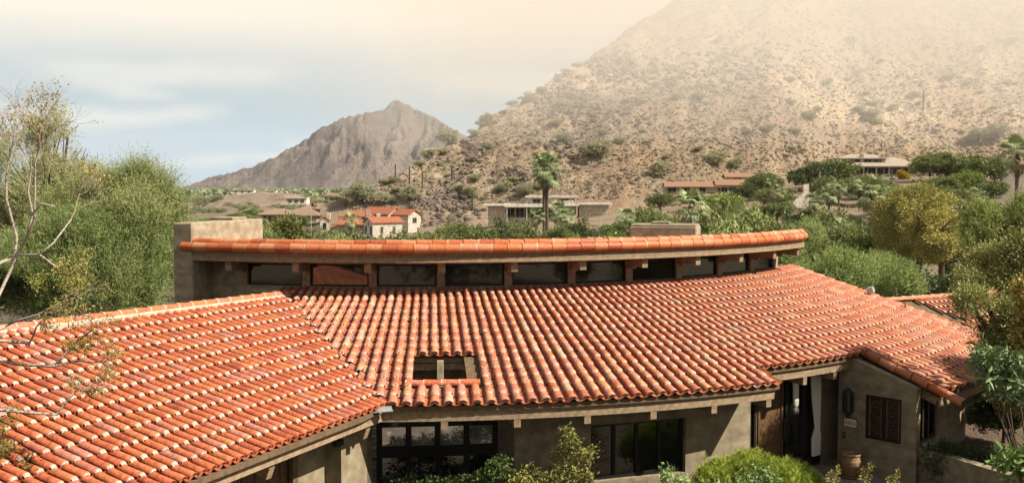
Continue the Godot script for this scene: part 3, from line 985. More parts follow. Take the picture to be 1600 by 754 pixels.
# ---------------------------------------------------------------- land
const CREST := [[480, 330], [560, 300], [600, 287], [640, 268], [700, 233], [760, 195], [830, 150], [870, 124], [900, 105], [950, 70], [1000, 35], [1060, 0], [1200, -80], [1400, -140], [1800, -170]]
const CREST_D := [[480, 285], [640, 300], [700, 320], [830, 360], [1000, 420], [1200, 480], [1400, 520], [1800, 540]]
const FOOT_D := [[480, 280], [600, 272], [700, 268], [1000, 268], [1200, 290], [1320, 335], [1500, 340], [1800, 335]]
const FOOT_Y := [[480, -5], [700, -4], [850, -1], [1000, 1.0], [1150, 4.5], [1300, 9.5], [1450, 11], [1800, 13]]

func hill_base(u: float, d: float) -> float:
	var f := table(FOOT_D, u)
	return lerpf(-5.0, table(FOOT_Y, u), smoothstep(75.0, f, d))

func hill_smooth(u: float, d: float) -> float:
	var f := table(FOOT_D, u); var c := table(CREST_D, u)
	var y := hill_base(u, minf(d, f))
	if d > f:
		var yc := CAM_Y + c * (HORIZON - table(CREST, u)) / F
		var t := (d - f) / maxf(c - f, 1.0)
		y = lerpf(y, yc, pow(t, 1.08)) if t <= 1.0 else yc - (d - c) * 0.5
	return y

func hill(x: float, d: float) -> float:
	var u := 800.0 + F * x / d
	var f := table(FOOT_D, u)
	var y := hill_smooth(u, d)
	var k := clampf((d - f + 25.0) / 50.0, 0.0, 1.0)
	k *= clampf((u - 560.0) / 120.0, 0.25, 1.0)
	if k > 0.0:
		var g := ridged.get_noise_2d(x * 1.0, d * 0.8)
		y += k * (g * 2.4 + noise.get_noise_2d(x * 5.0, d * 5.0) * 1.0 + absf(noise2.get_noise_2d(x * 14.0, d * 14.0)) * 0.6)
	return y

var sight := {}      # for every tenth column of the photograph: the hill's slope lines, as rising tangents

func on_hill(u: float, v: float) -> Vector3:    # where the line of sight through that point of the photograph meets the hill
	var key := int(round(u / 10.0))
	if not sight.has(key):
		var col := PackedFloat32Array()
		var best := -9.0
		for i in 112:
			var d := 80.0 + i * 4.0
			best = maxf(best, (hill_smooth(key * 10.0, d) - CAM_Y) / d)
			col.append(best)
		sight[key] = col
	var c: PackedFloat32Array = sight[key]
	var r := ray(u, v)
	var k := clampi(c.bsearch(r.y / -r.z), 1, 111)
	var t := clampf((r.y / -r.z - c[k - 1]) / maxf(c[k] - c[k - 1], 1e-5), 0, 1)
	var d := 80.0 + (k - 1 + t) * 4.0
	var x := (u - 800.0) / F * d
	return Vector3(x, hill(x, d), -d)

func ground_y(x: float, d: float) -> float:
	var r := sqrt(x * x + d * d)
	var y := lerpf(0.0, -5.0, smoothstep(40.0, 75.0, r))
	if d > 60.0:
		var u := 800.0 + F * x / d
		if u > 480.0 and u < 1900.0:
			y = minf(y, hill_base(u, minf(d, 260.0)) - 0.8)
		elif r > 90.0:
			y -= 0.8
	return y

func grid_mesh(nu: int, nd: int, at: Callable, colour: Callable) -> ArrayMesh:
	var v := PackedVector3Array(); var n := PackedVector3Array(); var c := PackedColorArray(); var idx := PackedInt32Array()
	v.resize((nu + 1) * (nd + 1)); n.resize(v.size()); c.resize(v.size())
	for j in nd + 1:
		for i in nu + 1:
			v[j * (nu + 1) + i] = at.call(float(i) / nu, float(j) / nd)
	for j in nd + 1:
		for i in nu + 1:
			var a := v[j * (nu + 1) + mini(i + 1, nu)] - v[j * (nu + 1) + maxi(i - 1, 0)]
			var b := v[mini(j + 1, nd) * (nu + 1) + i] - v[maxi(j - 1, 0) * (nu + 1) + i]
			var k := j * (nu + 1) + i
			n[k] = a.cross(b).normalized()
			if n[k].y < 0: n[k] = -n[k]
			c[k] = colour.call(v[k], n[k])
	var flip := false
	for j in nd:
		for i in nu:
			var p := j * (nu + 1) + i
			var q := p + nu + 1
			idx.append_array([p, q, p + 1, p + 1, q, q + 1])
	var t := (v[idx[1]] - v[idx[0]]).cross(v[idx[2]] - v[idx[0]])
	if t.y > 0:      # front faces run clockwise
		for k in range(0, idx.size(), 3):
			var h := idx[k + 1]; idx[k + 1] = idx[k + 2]; idx[k + 2] = h
	var arr := []
	arr.resize(Mesh.ARRAY_MAX)
	arr[Mesh.ARRAY_VERTEX] = v; arr[Mesh.ARRAY_NORMAL] = n; arr[Mesh.ARRAY_COLOR] = c; arr[Mesh.ARRAY_INDEX] = idx
	var m := ArrayMesh.new()
	m.add_surface_from_arrays(Mesh.PRIMITIVE_TRIANGLES, arr)
	return m

func land(called: String, m: ArrayMesh, material: Material) -> MeshInstance3D:
	var o := MeshInstance3D.new()
	o.name = called
	o.mesh = m
	m.surface_set_material(0, material)
	add_child(o)
	o.set_meta("kind", "structure")
	return o

func hill_colour(p: Vector3, n: Vector3) -> Color:
	var a := noise.get_noise_2d(p.x * 1.3, p.z * 1.3 + p.y)
	var b := noise2.get_noise_2d(p.x * 9.0, p.z * 9.0)
	var g := ridged.get_noise_2d(p.x * 1.6 + 50.0, p.z * 1.6)
	var c := Color(0.42, 0.315, 0.215).lerp(Color(0.46, 0.375, 0.275), clampf(a + 0.5, 0, 1))
	c = c.lerp(Color(0.27, 0.205, 0.165), clampf(g * 1.1 + b * 0.9 - 0.18, 0, 0.7))
	c = c.lerp(Color(0.42, 0.28, 0.18), clampf(-a * 1.4 - 0.35, 0, 0.5))
	return c * (1.48 + 0.35 * b)

func build_land() -> void:
	noise.noise_type = FastNoiseLite.TYPE_SIMPLEX_SMOOTH; noise.frequency = 0.02; noise.fractal_octaves = 4; noise.seed = 11
	noise2.noise_type = FastNoiseLite.TYPE_SIMPLEX_SMOOTH; noise2.frequency = 0.03; noise2.fractal_octaves = 3; noise2.seed = 23
	ridged.noise_type = FastNoiseLite.TYPE_SIMPLEX_SMOOTH; ridged.frequency = 0.022; ridged.fractal_type = FastNoiseLite.FRACTAL_RIDGED; ridged.fractal_octaves = 4; ridged.seed = 5
	land("ground", grid_mesh(120, 70, func(i: float, j: float) -> Vector3:
		var a := TAU * i; var r := 2.0 * pow(3500.0, j)
		var x := sin(a) * r; var d := cos(a) * r
		return Vector3(x, ground_y(x, d), -d)
	, func(p: Vector3, _n: Vector3) -> Color:
		return Color(0.33, 0.26, 0.19).lerp(Color(0.20, 0.20, 0.13), clampf(noise.get_noise_2d(p.x * 0.6, p.z * 0.6) + 0.4, 0, 0.8))), M["hillside"])
	land("rocky_hill", grid_mesh(560, 430, func(i: float, j: float) -> Vector3:
		var u := lerpf(500.0, 1780.0, i)
		var d := 62.0 + 540.0 * pow(j, 0.75) if j < 0.28 else lerpf(62.0 + 540.0 * pow(0.28, 0.75), 600.0, (j - 0.28) / 0.72)
		var x := (u - 800.0) / F * d
		return Vector3(x, hill(x, d), -d)
	, hill_colour), M["hillside"])
	# bare knoll in the middle distance
	var knoll := [[150, 352], [250, 338], [290, 328], [320, 317], [345, 308], [390, 302], [440, 301], [470, 305], [520, 313], [560, 317], [640, 322], [760, 335]]
	land("brown_knoll", grid_mesh(170, 70, func(i: float, j: float) -> Vector3:
		var u := lerpf(150.0, 760.0, i); var d := lerpf(420.0, 800.0, j)
		var x := (u - 800.0) / F * d
		var yc := CAM_Y + 620.0 * (HORIZON - table(knoll, u)) / F
		var t := (d - 420.0) / 200.0
		var y := lerpf(-9.0, yc, smoothstep(0.0, 1.0, t)) if t < 1.0 else yc - (d - 620.0) * 0.12
		return Vector3(x, y + noise.get_noise_2d(x * 3.0, d * 3.0) * 1.4 + noise2.get_noise_2d(x * 3.0, d * 3.0) * 0.8, -d)
	, func(p: Vector3, _n: Vector3) -> Color:
		return Color(0.44, 0.335, 0.25).lerp(Color(0.30, 0.235, 0.185), clampf(noise.get_noise_2d(p.x, p.z) + 0.5, 0, 1))), M["hillside"])
	# the peak
	var peak := [[180, 322], [250, 305], [285, 293], [328, 277], [356, 272], [405, 256], [429, 246], [454, 232], [484, 215], [498, 202], [536, 186], [573, 177], [605, 170], [611, 162], [617, 157], [625, 159], [640, 167], [662, 177], [680, 184], [699, 197], [720, 209], [760, 228], [820, 250], [900, 272], [1000, 290]]
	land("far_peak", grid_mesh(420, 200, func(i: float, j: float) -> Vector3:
		var u := lerpf(180.0, 1000.0, i); var d := lerpf(3300.0, 5400.0, j)
		var x := (u - 800.0) / F * d
		var yc := CAM_Y + 4500.0 * (HORIZON - table(peak, u)) / F + 9.0 * noise2.get_noise_1d(u * 2.2) * smoothstep(290.0, 360.0, u) + 6.0 * noise2.get_noise_1d(u * 7.0)
		var t := (d - 3300.0) / 1200.0
		var s := pow(smoothstep(0.0, 1.0, t), 0.85) if t < 1.0 else 1.0 - (t - 1.0) * 0.9
		var gully := ridged.get_noise_2d(x * 0.11 + 40.0, d * 0.05)
		var y := lerpf(-30.0, yc, s)
		var e := clampf(t, 0, 1) * (1.0 - smoothstep(0.72, 1.0, t))
		y += e * (yc + 20.0) * (gully * 0.5 - 0.12) + e * noise2.get_noise_2d(x * 0.35, d * 0.2) * 34.0 + e * noise2.get_noise_2d(x * 0.9, d * 0.5) * 16.0 + clampf(t * 2.0, 0, 1) * (1.0 - e) * noise2.get_noise_2d(x * 0.5, d * 0.5) * 5.0
		if t < 1.0: y = minf(y, CAM_Y + (yc - CAM_Y) * d / 4500.0 * lerpf(0.93, 1.004, t))
		return Vector3(x, y, -d)
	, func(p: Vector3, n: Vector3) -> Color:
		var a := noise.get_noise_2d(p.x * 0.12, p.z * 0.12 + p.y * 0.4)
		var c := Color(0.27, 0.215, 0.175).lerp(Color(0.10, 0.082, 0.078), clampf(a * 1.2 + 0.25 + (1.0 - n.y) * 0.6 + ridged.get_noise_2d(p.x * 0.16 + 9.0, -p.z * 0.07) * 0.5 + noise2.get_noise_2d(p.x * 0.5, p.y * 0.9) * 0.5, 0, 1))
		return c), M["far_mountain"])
	scatter_rocks()
	town_greenery()

func rock_mesh(sd: int) -> ArrayMesh:
	var r := RandomNumberGenerator.new(); r.seed = sd
	var b := MB.new()
	var pts := []
	for j in 4:
		var row := []
		for i in 6:
			var a := TAU * (i + 0.5 * (j % 2)) / 6; var el := lerpf(-0.5, 1.35, j / 3.0)
			row.append(Vector3(cos(a) * cos(el), sin(el) * 0.75, sin(a) * cos(el)) * r.randf_range(0.65, 1.2))
		pts.append(row)
	for j in 3:
		for i in 6:
			var k := (i + 1) % 6
			b.quad(pts[j][k], pts[j][i], pts[j + 1][i], pts[j + 1][k])
	for i in range(1, 5): b.tri(pts[3][0], pts[3][i + 1], pts[3][i])
	return b.mesh(null, M["rock"])

func scatter_rocks() -> void:
	var r := RandomNumberGenerator.new(); r.seed = 77
	# dark outcrops: [u, v, half width, half height, how many, size]
	var outcrops := [[700, 325, 44, 36, 190, 0.9], [740, 243, 13, 16, 90, 1.0], [655, 318, 14, 12, 50, 0.7], [880, 155, 40, 30, 210, 1.0], [960, 110, 40, 22, 160, 1.0], [800, 285, 24, 14, 90, 0.7], [940, 175, 60, 30, 240, 0.8], [1060, 130, 90, 40, 220, 0.8], [880, 235, 50, 24, 120, 0.7], [1160, 110, 90, 40, 180, 0.8], [1250, 240, 60, 14, 60, 0.6]]
	var where := [[], [], []]; var cols := [[], [], []]
	for q in outcrops:
		for i in q[4]:
			var u: float = q[0] + r.randfn(0, 0.55) * q[2]; var v: float = q[1] + r.randfn(0, 0.55) * q[3]
			if v < table(CREST, u) + 3.0: continue
			var p := on_hill(u, v)
			var k := r.randi_range(0, 2)
			var s: float = q[5] * r.randf_range(0.35, 1.5)
			where[k].append(Transform3D(Basis(Vector3(r.randf(), 1, r.randf()).normalized(), r.randf() * TAU).scaled(Vector3(s * r.randf_range(0.8, 1.5), s, s)), p + Vector3(0, s * 0.1, 0)))
			cols[k].append(Color(0.33, 0.265, 0.23).lerp(Color(0.50, 0.41, 0.34), r.randf()) * r.randf_range(0.55, 1.35))
	for i in 42000:
		var u := r.randf_range(570, 1640); var v := r.randf_range(-10, 330)
		if v < table(CREST, u) + 2.0 or v > 335.0 - (u - 570.0) * 0.055: continue
		var p := on_hill(u, v)
		if noise.get_noise_2d(p.x * 2.2, p.z * 2.2) < r.randf_range(-0.7, 0.3): continue
		var k := r.randi_range(0, 2)
		var s := 0.16 + 0.60 * pow(r.randf(), 4.0)
		where[k].append(Transform3D(Basis(Vector3(r.randf(), 1, r.randf()).normalized(), r.randf() * TAU).scaled(Vector3(s * r.randf_range(0.8, 1.6), s * 0.8, s)), p + Vector3(0, s * 0.1, 0)))
		var c := Color(0.64, 0.53, 0.42).lerp(Color(0.50, 0.41, 0.34), r.randf())
		if r.randf() < 0.25: c = Color(0.58, 0.49, 0.40)
		cols[k].append(c * r.randf_range(0.8, 1.25))
	for k in 3:
		var o := scatter("hillside_rocks", rock_mesh(100 + k), where[k], cols[k], self)
		o.name = numbered("hillside_rocks")
		o.set_meta("label", ["dark and tan rocks strewn over the hillside", "angular boulders of the hillside outcrops", "broken stones among the dry hillside grass"][k])
	# tufts of straw-coloured grass and low brittlebush
	var tuft := MB.new()
	for i in 16:
		var a := r.randf() * TAU; var l := r.randf_range(0.5, 1.0)
		var dv := Vector3(cos(a), r.randf_range(0.5, 1.6), sin(a)).normalized() * l
		var sx := Vector3(-sin(a), 0, cos(a)) * 0.09
		tuft.tri(sx * -1.0, sx, dv)
	var tm := tuft.mesh(null, M["leaf_soft"])
	var tw := []; var tc := []
	for i in 16000:
		var u := r.randf_range(570, 1640); var v := r.randf_range(0, 335)
		if v < table(CREST, u) + 1.0 or v > 335.0 - (u - 570.0) * 0.055: continue
		var p := on_hill(u, v)
		var s := r.randf_range(0.3, 0.75) if r.randf() < 0.8 else r.randf_range(0.7, 1.3)
		tw.append(Transform3D(Basis(Vector3.UP, r.randf() * TAU).scaled(Vector3(s * 1.3, s, s * 1.3)), p))
		tc.append(Color(0.54, 0.45, 0.29).lerp(Color(0.36, 0.40, 0.26), r.randf()) * r.randf_range(0.7, 1.15))
	var tg := scatter("dry_grass", tm, tw, tc, self)
	tg.set_meta("label", "straw coloured dry grass tufts across the rocky hillside")

# the far town's trees, too many and too small to count
func town_greenery() -> void:
	var r := RandomNumberGenerator.new(); r.seed = 61
	var w := []; var c := []
	for i in 2600:
		var d := 900.0 + 2300.0 * r.randf()
		var u := r.randf_range(240, 660)
		var s := r.randf_range(2.5, 6.5)
		var x := (u - 800.0) / F * d
		w.append(Transform3D(Basis(Vector3.UP, r.randf() * TAU).scaled(Vector3(s * 1.6, s, s * 1.6)), Vector3(x, ground_y(x, d) + s * 0.5, -d)))
		c.append(Color(0.24, 0.27, 0.15).lerp(Color(0.14, 0.17, 0.09), r.randf()))
	var m := leaf_spray(40, 0.9, 0.8, 0.6, 62)
	m.surface_set_material(0, M["leaf_soft"])
	var o := scatter("town_trees", m, w, c, self)
	o.set_meta("label", "hazy green belt of town trees between knoll and far peak")

# ---------------------------------------------------------------- plants
func leaf_spray(n: int, rad: float, l: float, w: float, sd: int, drop := 0.0) -> ArrayMesh:
	var r := RandomNumberGenerator.new(); r.seed = sd
	var b := MB.new()
	for i in n:
		var p := Vector3(r.randfn(), r.randfn(), r.randfn()).normalized() * rad * pow(r.randf(), 0.5)
		var d := (p.normalized() * 0.6 + Vector3(r.randf_range(-1, 1), r.randf_range(-0.7, 0.9) - drop, r.randf_range(-1, 1))).normalized()
		var s := d.cross(Vector3(r.randf_range(-1, 1), r.randf_range(-0.3, 1), r.randf_range(-1, 1))).normalized()
		var up := s.cross(d)
		var k := r.randf_range(0.7, 1.25)
		var f := r.randf_range(0.78, 1.18)
		b.col = Color(f, f, f)
		var q := [p, p + d * l * k * 0.5 + s * w * k * 0.5 + up * l * 0.05, p + d * l * k, p + d * l * k * 0.5 - s * w * k * 0.5 + up * l * 0.05]
		b.tri(q[0], q[1], q[2]); b.tri(q[0], q[2], q[3])
	return b.mesh()

func feather_spray(twigs: int, l: float, leaves: int, leaf: float, wide: float, spread: float, sd: int) -> ArrayMesh:
	var r := RandomNumberGenerator.new(); r.seed = sd
	var b := MB.new()
	for i in twigs:
		var a := r.randf() * TAU; var t := spread * sqrt(r.randf())
		var d := Vector3(cos(a) * sin(t), cos(t), sin(a) * sin(t))
		var o := Vector3(r.randf_range(-0.2, 0.2), r.randf_range(-0.2, 0.2), r.randf_range(-0.2, 0.2)) * l
		var k := l * r.randf_range(0.6, 1.15)
		var sag := Vector3(r.randf_range(-0.2, 0.2), r.randf_range(-0.25, 0.08), r.randf_range(-0.2, 0.2)) * l
		var f := r.randf_range(0.82, 1.0)
		b.col = Color(f * 0.75, f * 0.72, f * 0.7)
		var s := d.cross(Vector3(r.randfn(), r.randfn(), r.randfn())).normalized() * wide * 0.22
		b.tri(o - s, o + s, o + d * k + sag)
		for j in leaves:
			var q := (j + r.randf()) / leaves
			var p := o + d * k * q + sag * q * q
			var ld := (d * 0.7 + Vector3(r.randfn(), r.randfn(), r.randfn()) * 0.7).normalized()
			var ls := ld.cross(Vector3(r.randfn(), r.randfn(), r.randfn())).normalized() * wide * 0.5
			var g := f * r.randf_range(0.85, 1.0)
			b.col = Color(g, g, g)
			b.tri(p - ls, p + ls, p + ld * leaf * r.randf_range(0.7, 1.3))
	return b.mesh()

func needle_spray(n: int, l: float, w: float, spread: float, sd: int) -> ArrayMesh:
	var r := RandomNumberGenerator.new(); r.seed = sd
	var b := MB.new()
	for i in n:
		var a := r.randf() * TAU; var t := spread * sqrt(r.randf())
		var d := Vector3(cos(a) * sin(t), cos(t), sin(a) * sin(t))
		var s := d.cross(Vector3(r.randfn(), r.randfn(), r.randfn())).normalized() * w
		var o := Vector3(r.randf_range(-0.1, 0.1), r.randf_range(-0.15, 0.3), r.randf_range(-0.1, 0.1)) * l
		var k := l * r.randf_range(0.6, 1.15)
		var bend := Vector3(r.randf_range(-0.12, 0.12), r.randf_range(-0.12, 0.05), r.randf_range(-0.12, 0.12)) * l
		var f := r.randf_range(0.8, 1.18)
		b.col = Color(f, f, f)
		b.tri(o - s, o + s, o + d * k * 0.6 + s * 0.7 + bend); b.tri(o - s, o + d * k * 0.6 + s * 0.7 + bend, o + d * k + bend * 2.2)
	return b.mesh()

# foliage through the volume of several lobes [centre, radii]; positions are local to the root
func crown(root: Node3D, lobes: Array, n: int, spray: Mesh, size: float, c1: Color, c2: Color, upright: float, sd: int, material: Material, gap := -0.25, called := "crown") -> void:
	var r := RandomNumberGenerator.new(); r.seed = sd
	var weights := []; var total := 0.0
	for q in lobes:
		var w: float = pow(q[1].x * q[1].y + q[1].y * q[1].z + q[1].x * q[1].z, 0.9)
		weights.append(w); total += w
	var where := []; var cols := []
	var tones := []
	for q in lobes: tones.append(r.randf_range(-0.25, 0.25))
	var tries := 0
	while where.size() < n and tries < n * 6:
		tries += 1
		var x := r.randf() * total
		var k := 0
		while k < lobes.size() - 1 and x > weights[k]:
			x -= weights[k]; k += 1
		var dv := Vector3(r.randfn(), r.randfn() + 0.15, r.randfn()).normalized()
		var f := pow(r.randf_range(0.10, 1.0), 0.42) * (1.0 + 0.10 * r.randfn())
		var p: Vector3 = lobes[k][0] + dv * lobes[k][1] * f
		var g := noise.get_noise_3d(p.x * 40.0 / (1.0 + size * 2.0), p.y * 40.0 / (1.0 + size * 2.0), p.z * 40.0 / (1.0 + size * 2.0) + sd)
		if g < gap: continue
		var up := (dv * (1.0 - upright) + Vector3.UP * upright + Vector3(r.randfn(), r.randfn(), r.randfn()) * 0.25).normalized()
		var xa := up.cross(Vector3(r.randfn(), r.randfn(), r.randfn())).normalized()
		var s := size * r.randf_range(0.65, 1.3)
		where.append(Transform3D(Basis(xa * s, up * s, xa.cross(up) * s), p))
		var c := c1.lerp(c2, clampf(0.5 + tones[k] + g * 0.9 + r.randf_range(-0.25, 0.25), 0, 1)) * r.randf_range(0.8, 1.2)
		cols.append(c)
	var m: ArrayMesh = spray
	m.surface_set_material(0, material)
	var mm := MultiMesh.new()
	mm.transform_format = MultiMesh.TRANSFORM_3D; mm.use_colors = true
	mm.mesh = m; mm.instance_count = where.size()
	for i in where.size():
		mm.set_instance_transform(i, where[i]); mm.set_instance_color(i, cols[i])
	var o := MultiMeshInstance3D.new()
	o.name = called; o.multimesh = mm
	root.add_child(o, true)
	o.set_meta("kind", "stuff")

# trunk that forks towards the lobes
func limbs(root: Node3D, foot: Vector3, fork: Vector3, lobes: Array, r0: float, m: Material, sd: int, twigs := 3) -> void:
	var r := RandomNumberGenerator.new(); r.seed = sd
	var b := MB.new()
	b.tube([foot, foot.lerp(fork, 0.5) + Vector3(r.randf_range(-1, 1), 0, r.randf_range(-1, 1)) * r0, fork], [r0 * 1.25, r0, r0 * 0.8], 8)
	part("trunk", b, m, root)
	b = MB.new()
	for q in lobes:
		var mid: Vector3 = fork.lerp(q[0], 0.55) + Vector3(r.randfn(), r.randf_range(-0.5, 0.5), r.randfn()) * q[1].x * 0.15
		b.tube([fork, mid, q[0]], [r0 * 0.62, r0 * 0.42, r0 * 0.24], 6)
		for t in twigs:
			var dv := Vector3(r.randfn(), absf(r.randfn()) * 0.8, r.randfn()).normalized()
			var e: Vector3 = q[0] + dv * q[1] * r.randf_range(0.7, 1.0)
			var s: Vector3 = mid.lerp(q[0], r.randf())
			b.tube([s, s.lerp(e, 0.5) + Vector3(0, q[1].y * 0.1, 0), e], [r0 * 0.24, r0 * 0.16, r0 * 0.05], 5)
	part("branches", b, m, root)

func palm(called: String, h: float, fr: float, label: String, twin := false) -> Node3D:
	var o := thing(called, label, "palm tree", Vector3.ZERO, 0.0, "fan palms among the houses")
	var r := RandomNumberGenerator.new(); r.seed = int(h * 100)
	var b := MB.new()
	var tr: float = fr * 0.088
	b.tube([Vector3.ZERO, Vector3(0.05, h * 0.3, 0), Vector3(-0.03, h * 0.7, 0.05), Vector3(0, h, 0)], [tr * 1.35, tr, tr * 0.95, tr * 1.1], 9)
	part("trunk", b, M["palm_trunk"], o)
	if twin:
		b = MB.new()
		b.tube([Vector3(0.42, 0, 0.1), Vector3(0.46, h * 0.4, 0.1), Vector3(0.40, h * 0.94, 0.1)], [tr * 1.3, tr, tr], 9)
		part("trunk", b, M["palm_trunk"], o)
	var blades := [MB.new(), MB.new()]
	for k in 2:
		var f: MB = blades[k]
		var dead := k == 1
		f.col = Color(0.30, 0.25, 0.15) if dead else Color(0.30, 0.36, 0.18)
		f.tri(Vector3(-0.03, 0, 0), Vector3(0.03, 0, 0), Vector3(0, 0.02, 0.55))
		for i in 15:
			var a := lerpf(-1.35, 1.35, i / 14.0)
			var d := Vector3(sin(a), 0.05, cos(a))
			var l := (0.62 - 0.1 * absf(a)) * r.randf_range(0.85, 1.1)
			var s := Vector3(cos(a), 0, -sin(a)) * 0.034
			var p := Vector3(0, 0.02, 0.5)
			var g := r.randf_range(0.75, 1.3)
			var c0: Color = f.col
			f.col = c0 * g
			var mid := p + d * l * 0.6
			var tip := p + d * l + Vector3(0, -0.22, 0)
			f.tri(p, mid + s, mid - s); f.tri(mid - s, mid + s, tip)
			f.col = c0
	var live := blades[0].mesh(null, M["leaf_glossy"]) as ArrayMesh
	var dry := blades[1].mesh(null, M["leaf_soft"]) as ArrayMesh
	var heads := [Vector3(0, h, 0)]
	if twin: heads.append(Vector3(0.40, h * 0.95, 0.1))
	for hd in heads:
		for i in 20:
			var m := MeshInstance3D.new()
			m.name = "frond"
			m.mesh = live if i < 17 else dry
			o.add_child(m, true)
			var el := lerpf(1.25, -0.75, i / 16.0) if i < 17 else -1.25
			var yaw := i * 2.39996 + r.randf_range(-0.2, 0.2)
			m.transform = Transform3D(Basis(Vector3.UP, yaw) * Basis(Vector3.RIGHT, -el) * Basis.from_scale(Vector3.ONE * fr * r.randf_range(0.85, 1.1)), hd)
	return o

var shapes := {}

func bush_shape(k: int) -> Array:
	var r := RandomNumberGenerator.new(); r.seed = 300 + k
	var lobes := [[Vector3(0, 0.5, 0), Vector3(0.34, 0.36, 0.34)]]
	for i in 6:
		var a := TAU * i / 6.0 + r.randf(); var q := r.randf_range(0.16, 0.3)
		lobes.append([Vector3(cos(a) * (0.46 - q * 0.6), r.randf_range(0.28, 0.66), sin(a) * (0.46 - q * 0.6)), Vector3(q, q * r.randf_range(0.8, 1.15), q)])
	return lobes

# unit-sized shrubs and trees (about 1 m across and 1 m tall) that are copied and scaled
func shrub_kind(key: String, n: int, c1: Color, c2: Color, feathery: bool, shape: int, leaf: float, gap := -0.2) -> void:
	shapes[key] = [n, c1, c2, feathery, shape, leaf, gap, null]

func shrub(key: String, u: float, v_top: float, v_foot: float, width: float, d: float, called: String, label: String, category: String, group: String, foot_y := INF) -> void:
	var q: Array = shapes[key]
	var top := P(u, v_top, d); var foot := P(u, v_foot, d)
	var y0 := foot.y if foot_y == INF else foot_y
	y0 = maxf(y0, top.y - 1.25 * width * d / F)
	var size := Vector3(width * d / F, (v_foot - v_top) * d / F if key.begins_with("hill") else top.y - y0, width * d / F)
	size.z = clampf(size.z, size.y * 0.5, size.y * 1.6)
	var at := Vector3(top.x, y0, -d)
	if q[7] == null:
		var o := thing(called, label, category, at, rng.randf() * TAU, group)
		var lobes := bush_shape(q[4])
		var sp: ArrayMesh = feather_spray(7, 0.16, 9, 0.045, 0.020, 1.0, 60 + q[4]) if q[3] else leaf_spray(14, 0.075, q[5], q[5] * 0.55, 70 + q[4])
		crown(o, lobes, q[0], sp, 1.0, q[1], q[2], 0.55 if q[3] else 0.2, 80 + q[4], M["leaf_soft"] if q[3] else M["leaf"], q[6])
		limbs(o, Vector3.ZERO, Vector3(0, 0.22, 0), lobes, 0.028, M["bark"], 90 + q[4], 1)
		o.scale = size
		q[7] = o
		return
	var c: Node3D = q[7].duplicate()
	c.name = numbered(called)
	add_child(c)
	c.position = at; c.rotation.y = rng.randf() * TAU; c.scale = size
	tag(c, label, category, group)
	if not group: c.remove_meta("group")

# ---------------------------------------------------------------- houses on the slopes
func hip(b: MB, t: Transform3D, w: float, l: float, y: float, rise: float, ridge: float) -> void:   # ridge along local x
	var p := [t * Vector3(-w / 2, y, l / 2), t * Vector3(w / 2, y, l / 2), t * Vector3(w / 2, y, -l / 2), t * Vector3(-w / 2, y, -l / 2), t * Vector3(-ridge / 2, y + rise, 0), t * Vector3(ridge / 2, y + rise, 0)]
	b.quad(p[0], p[1], p[5], p[4]); b.quad(p[2], p[3], p[4], p[5]); b.tri(p[1], p[2], p[5]); b.tri(p[3], p[0], p[4])
	var dn := Vector3(0, -0.28, 0)
	for i in 4: b.quad(p[i] + dn, p[(i + 1) % 4] + dn, p[(i + 1) % 4], p[i])
	b.quad(p[3] + dn, p[2] + dn, p[1] + dn, p[0] + dn)

func gable(walls: MB, roofs: MB, t: Transform3D, w: float, l: float, h: float, rise: float, over := 0.5) -> void:
	walls.prism([Vector2(-l / 2, 0), Vector2(l / 2, 0), Vector2(l / 2, h), Vector2(0, h + rise), Vector2(-l / 2, h)], t * Transform3D(Basis(Vector3.UP, PI / 2), Vector3(w / 2, 0, 0)), w)
	var k := rise / (l / 2)
	for sgn in [1.0, -1.0]:
		var z: float = (l / 2 + over) * sgn
		var a := t * Vector3(-w / 2 - over, h - k * over + 0.06, z); var c := t * Vector3(w / 2 + over, h - k * over + 0.06, z)
		var d := t * Vector3(w / 2 + over, h + rise + 0.06, 0); var e := t * Vector3(-w / 2 - over, h + rise + 0.06, 0)
		var up := Vector3(0, 0.22, 0)
		if sgn > 0: roofs.quad(a + up, c + up, d + up, e + up)
		else: roofs.quad(c + up, a + up, e + up, d + up)
		roofs.quad(a, c, c + up, a + up); roofs.quad(c, d, d + up, c + up); roofs.quad(e, a, a + up, e + up); roofs.quad(e, d, c, a)

func window_at(root: Node3D, t: Transform3D, x: float, y: float, z: float, w: float, h: float, arch := false, side := 0.0) -> void:
	var b := MB.new()
	var bs := t * Transform3D(Basis(Vector3.UP, side), Vector3(x, y, z))
	if arch:
		var poly := [Vector2(-w / 2, 0), Vector2(w / 2, 0), Vector2(w / 2, h - w / 2)]
		for i in range(1, 6): poly.append(Vector2(cos(PI * i / 6.0) * w / 2, h - w / 2 + sin(PI * i / 6.0) * w / 2))
		poly.append(Vector2(-w / 2, h - w / 2))
		b.prism(poly, bs * Transform3D(Basis(), Vector3(0, 0, 0.03)), 0.1)
	else:
		b.box(bs * Transform3D(Basis(), Vector3(0, h / 2, 0.0)), Vector3(w, h, 0.08))
	var o := part("window", b, M["far_window"], root)
	b = MB.new()
	if not arch:
		for q in [[-w / 2, h / 2, 0.1, h], [w / 2, h / 2, 0.1, h], [0, 0, w, 0.1], [0, h, w, 0.1], [0, h / 2, 0.07, h]]:
			b.box(bs * Transform3D(Basis(), Vector3(q[0], q[1], 0.03)), Vector3(q[2], q[3], 0.1))
		part("frame", b, M["house_tan"], o)

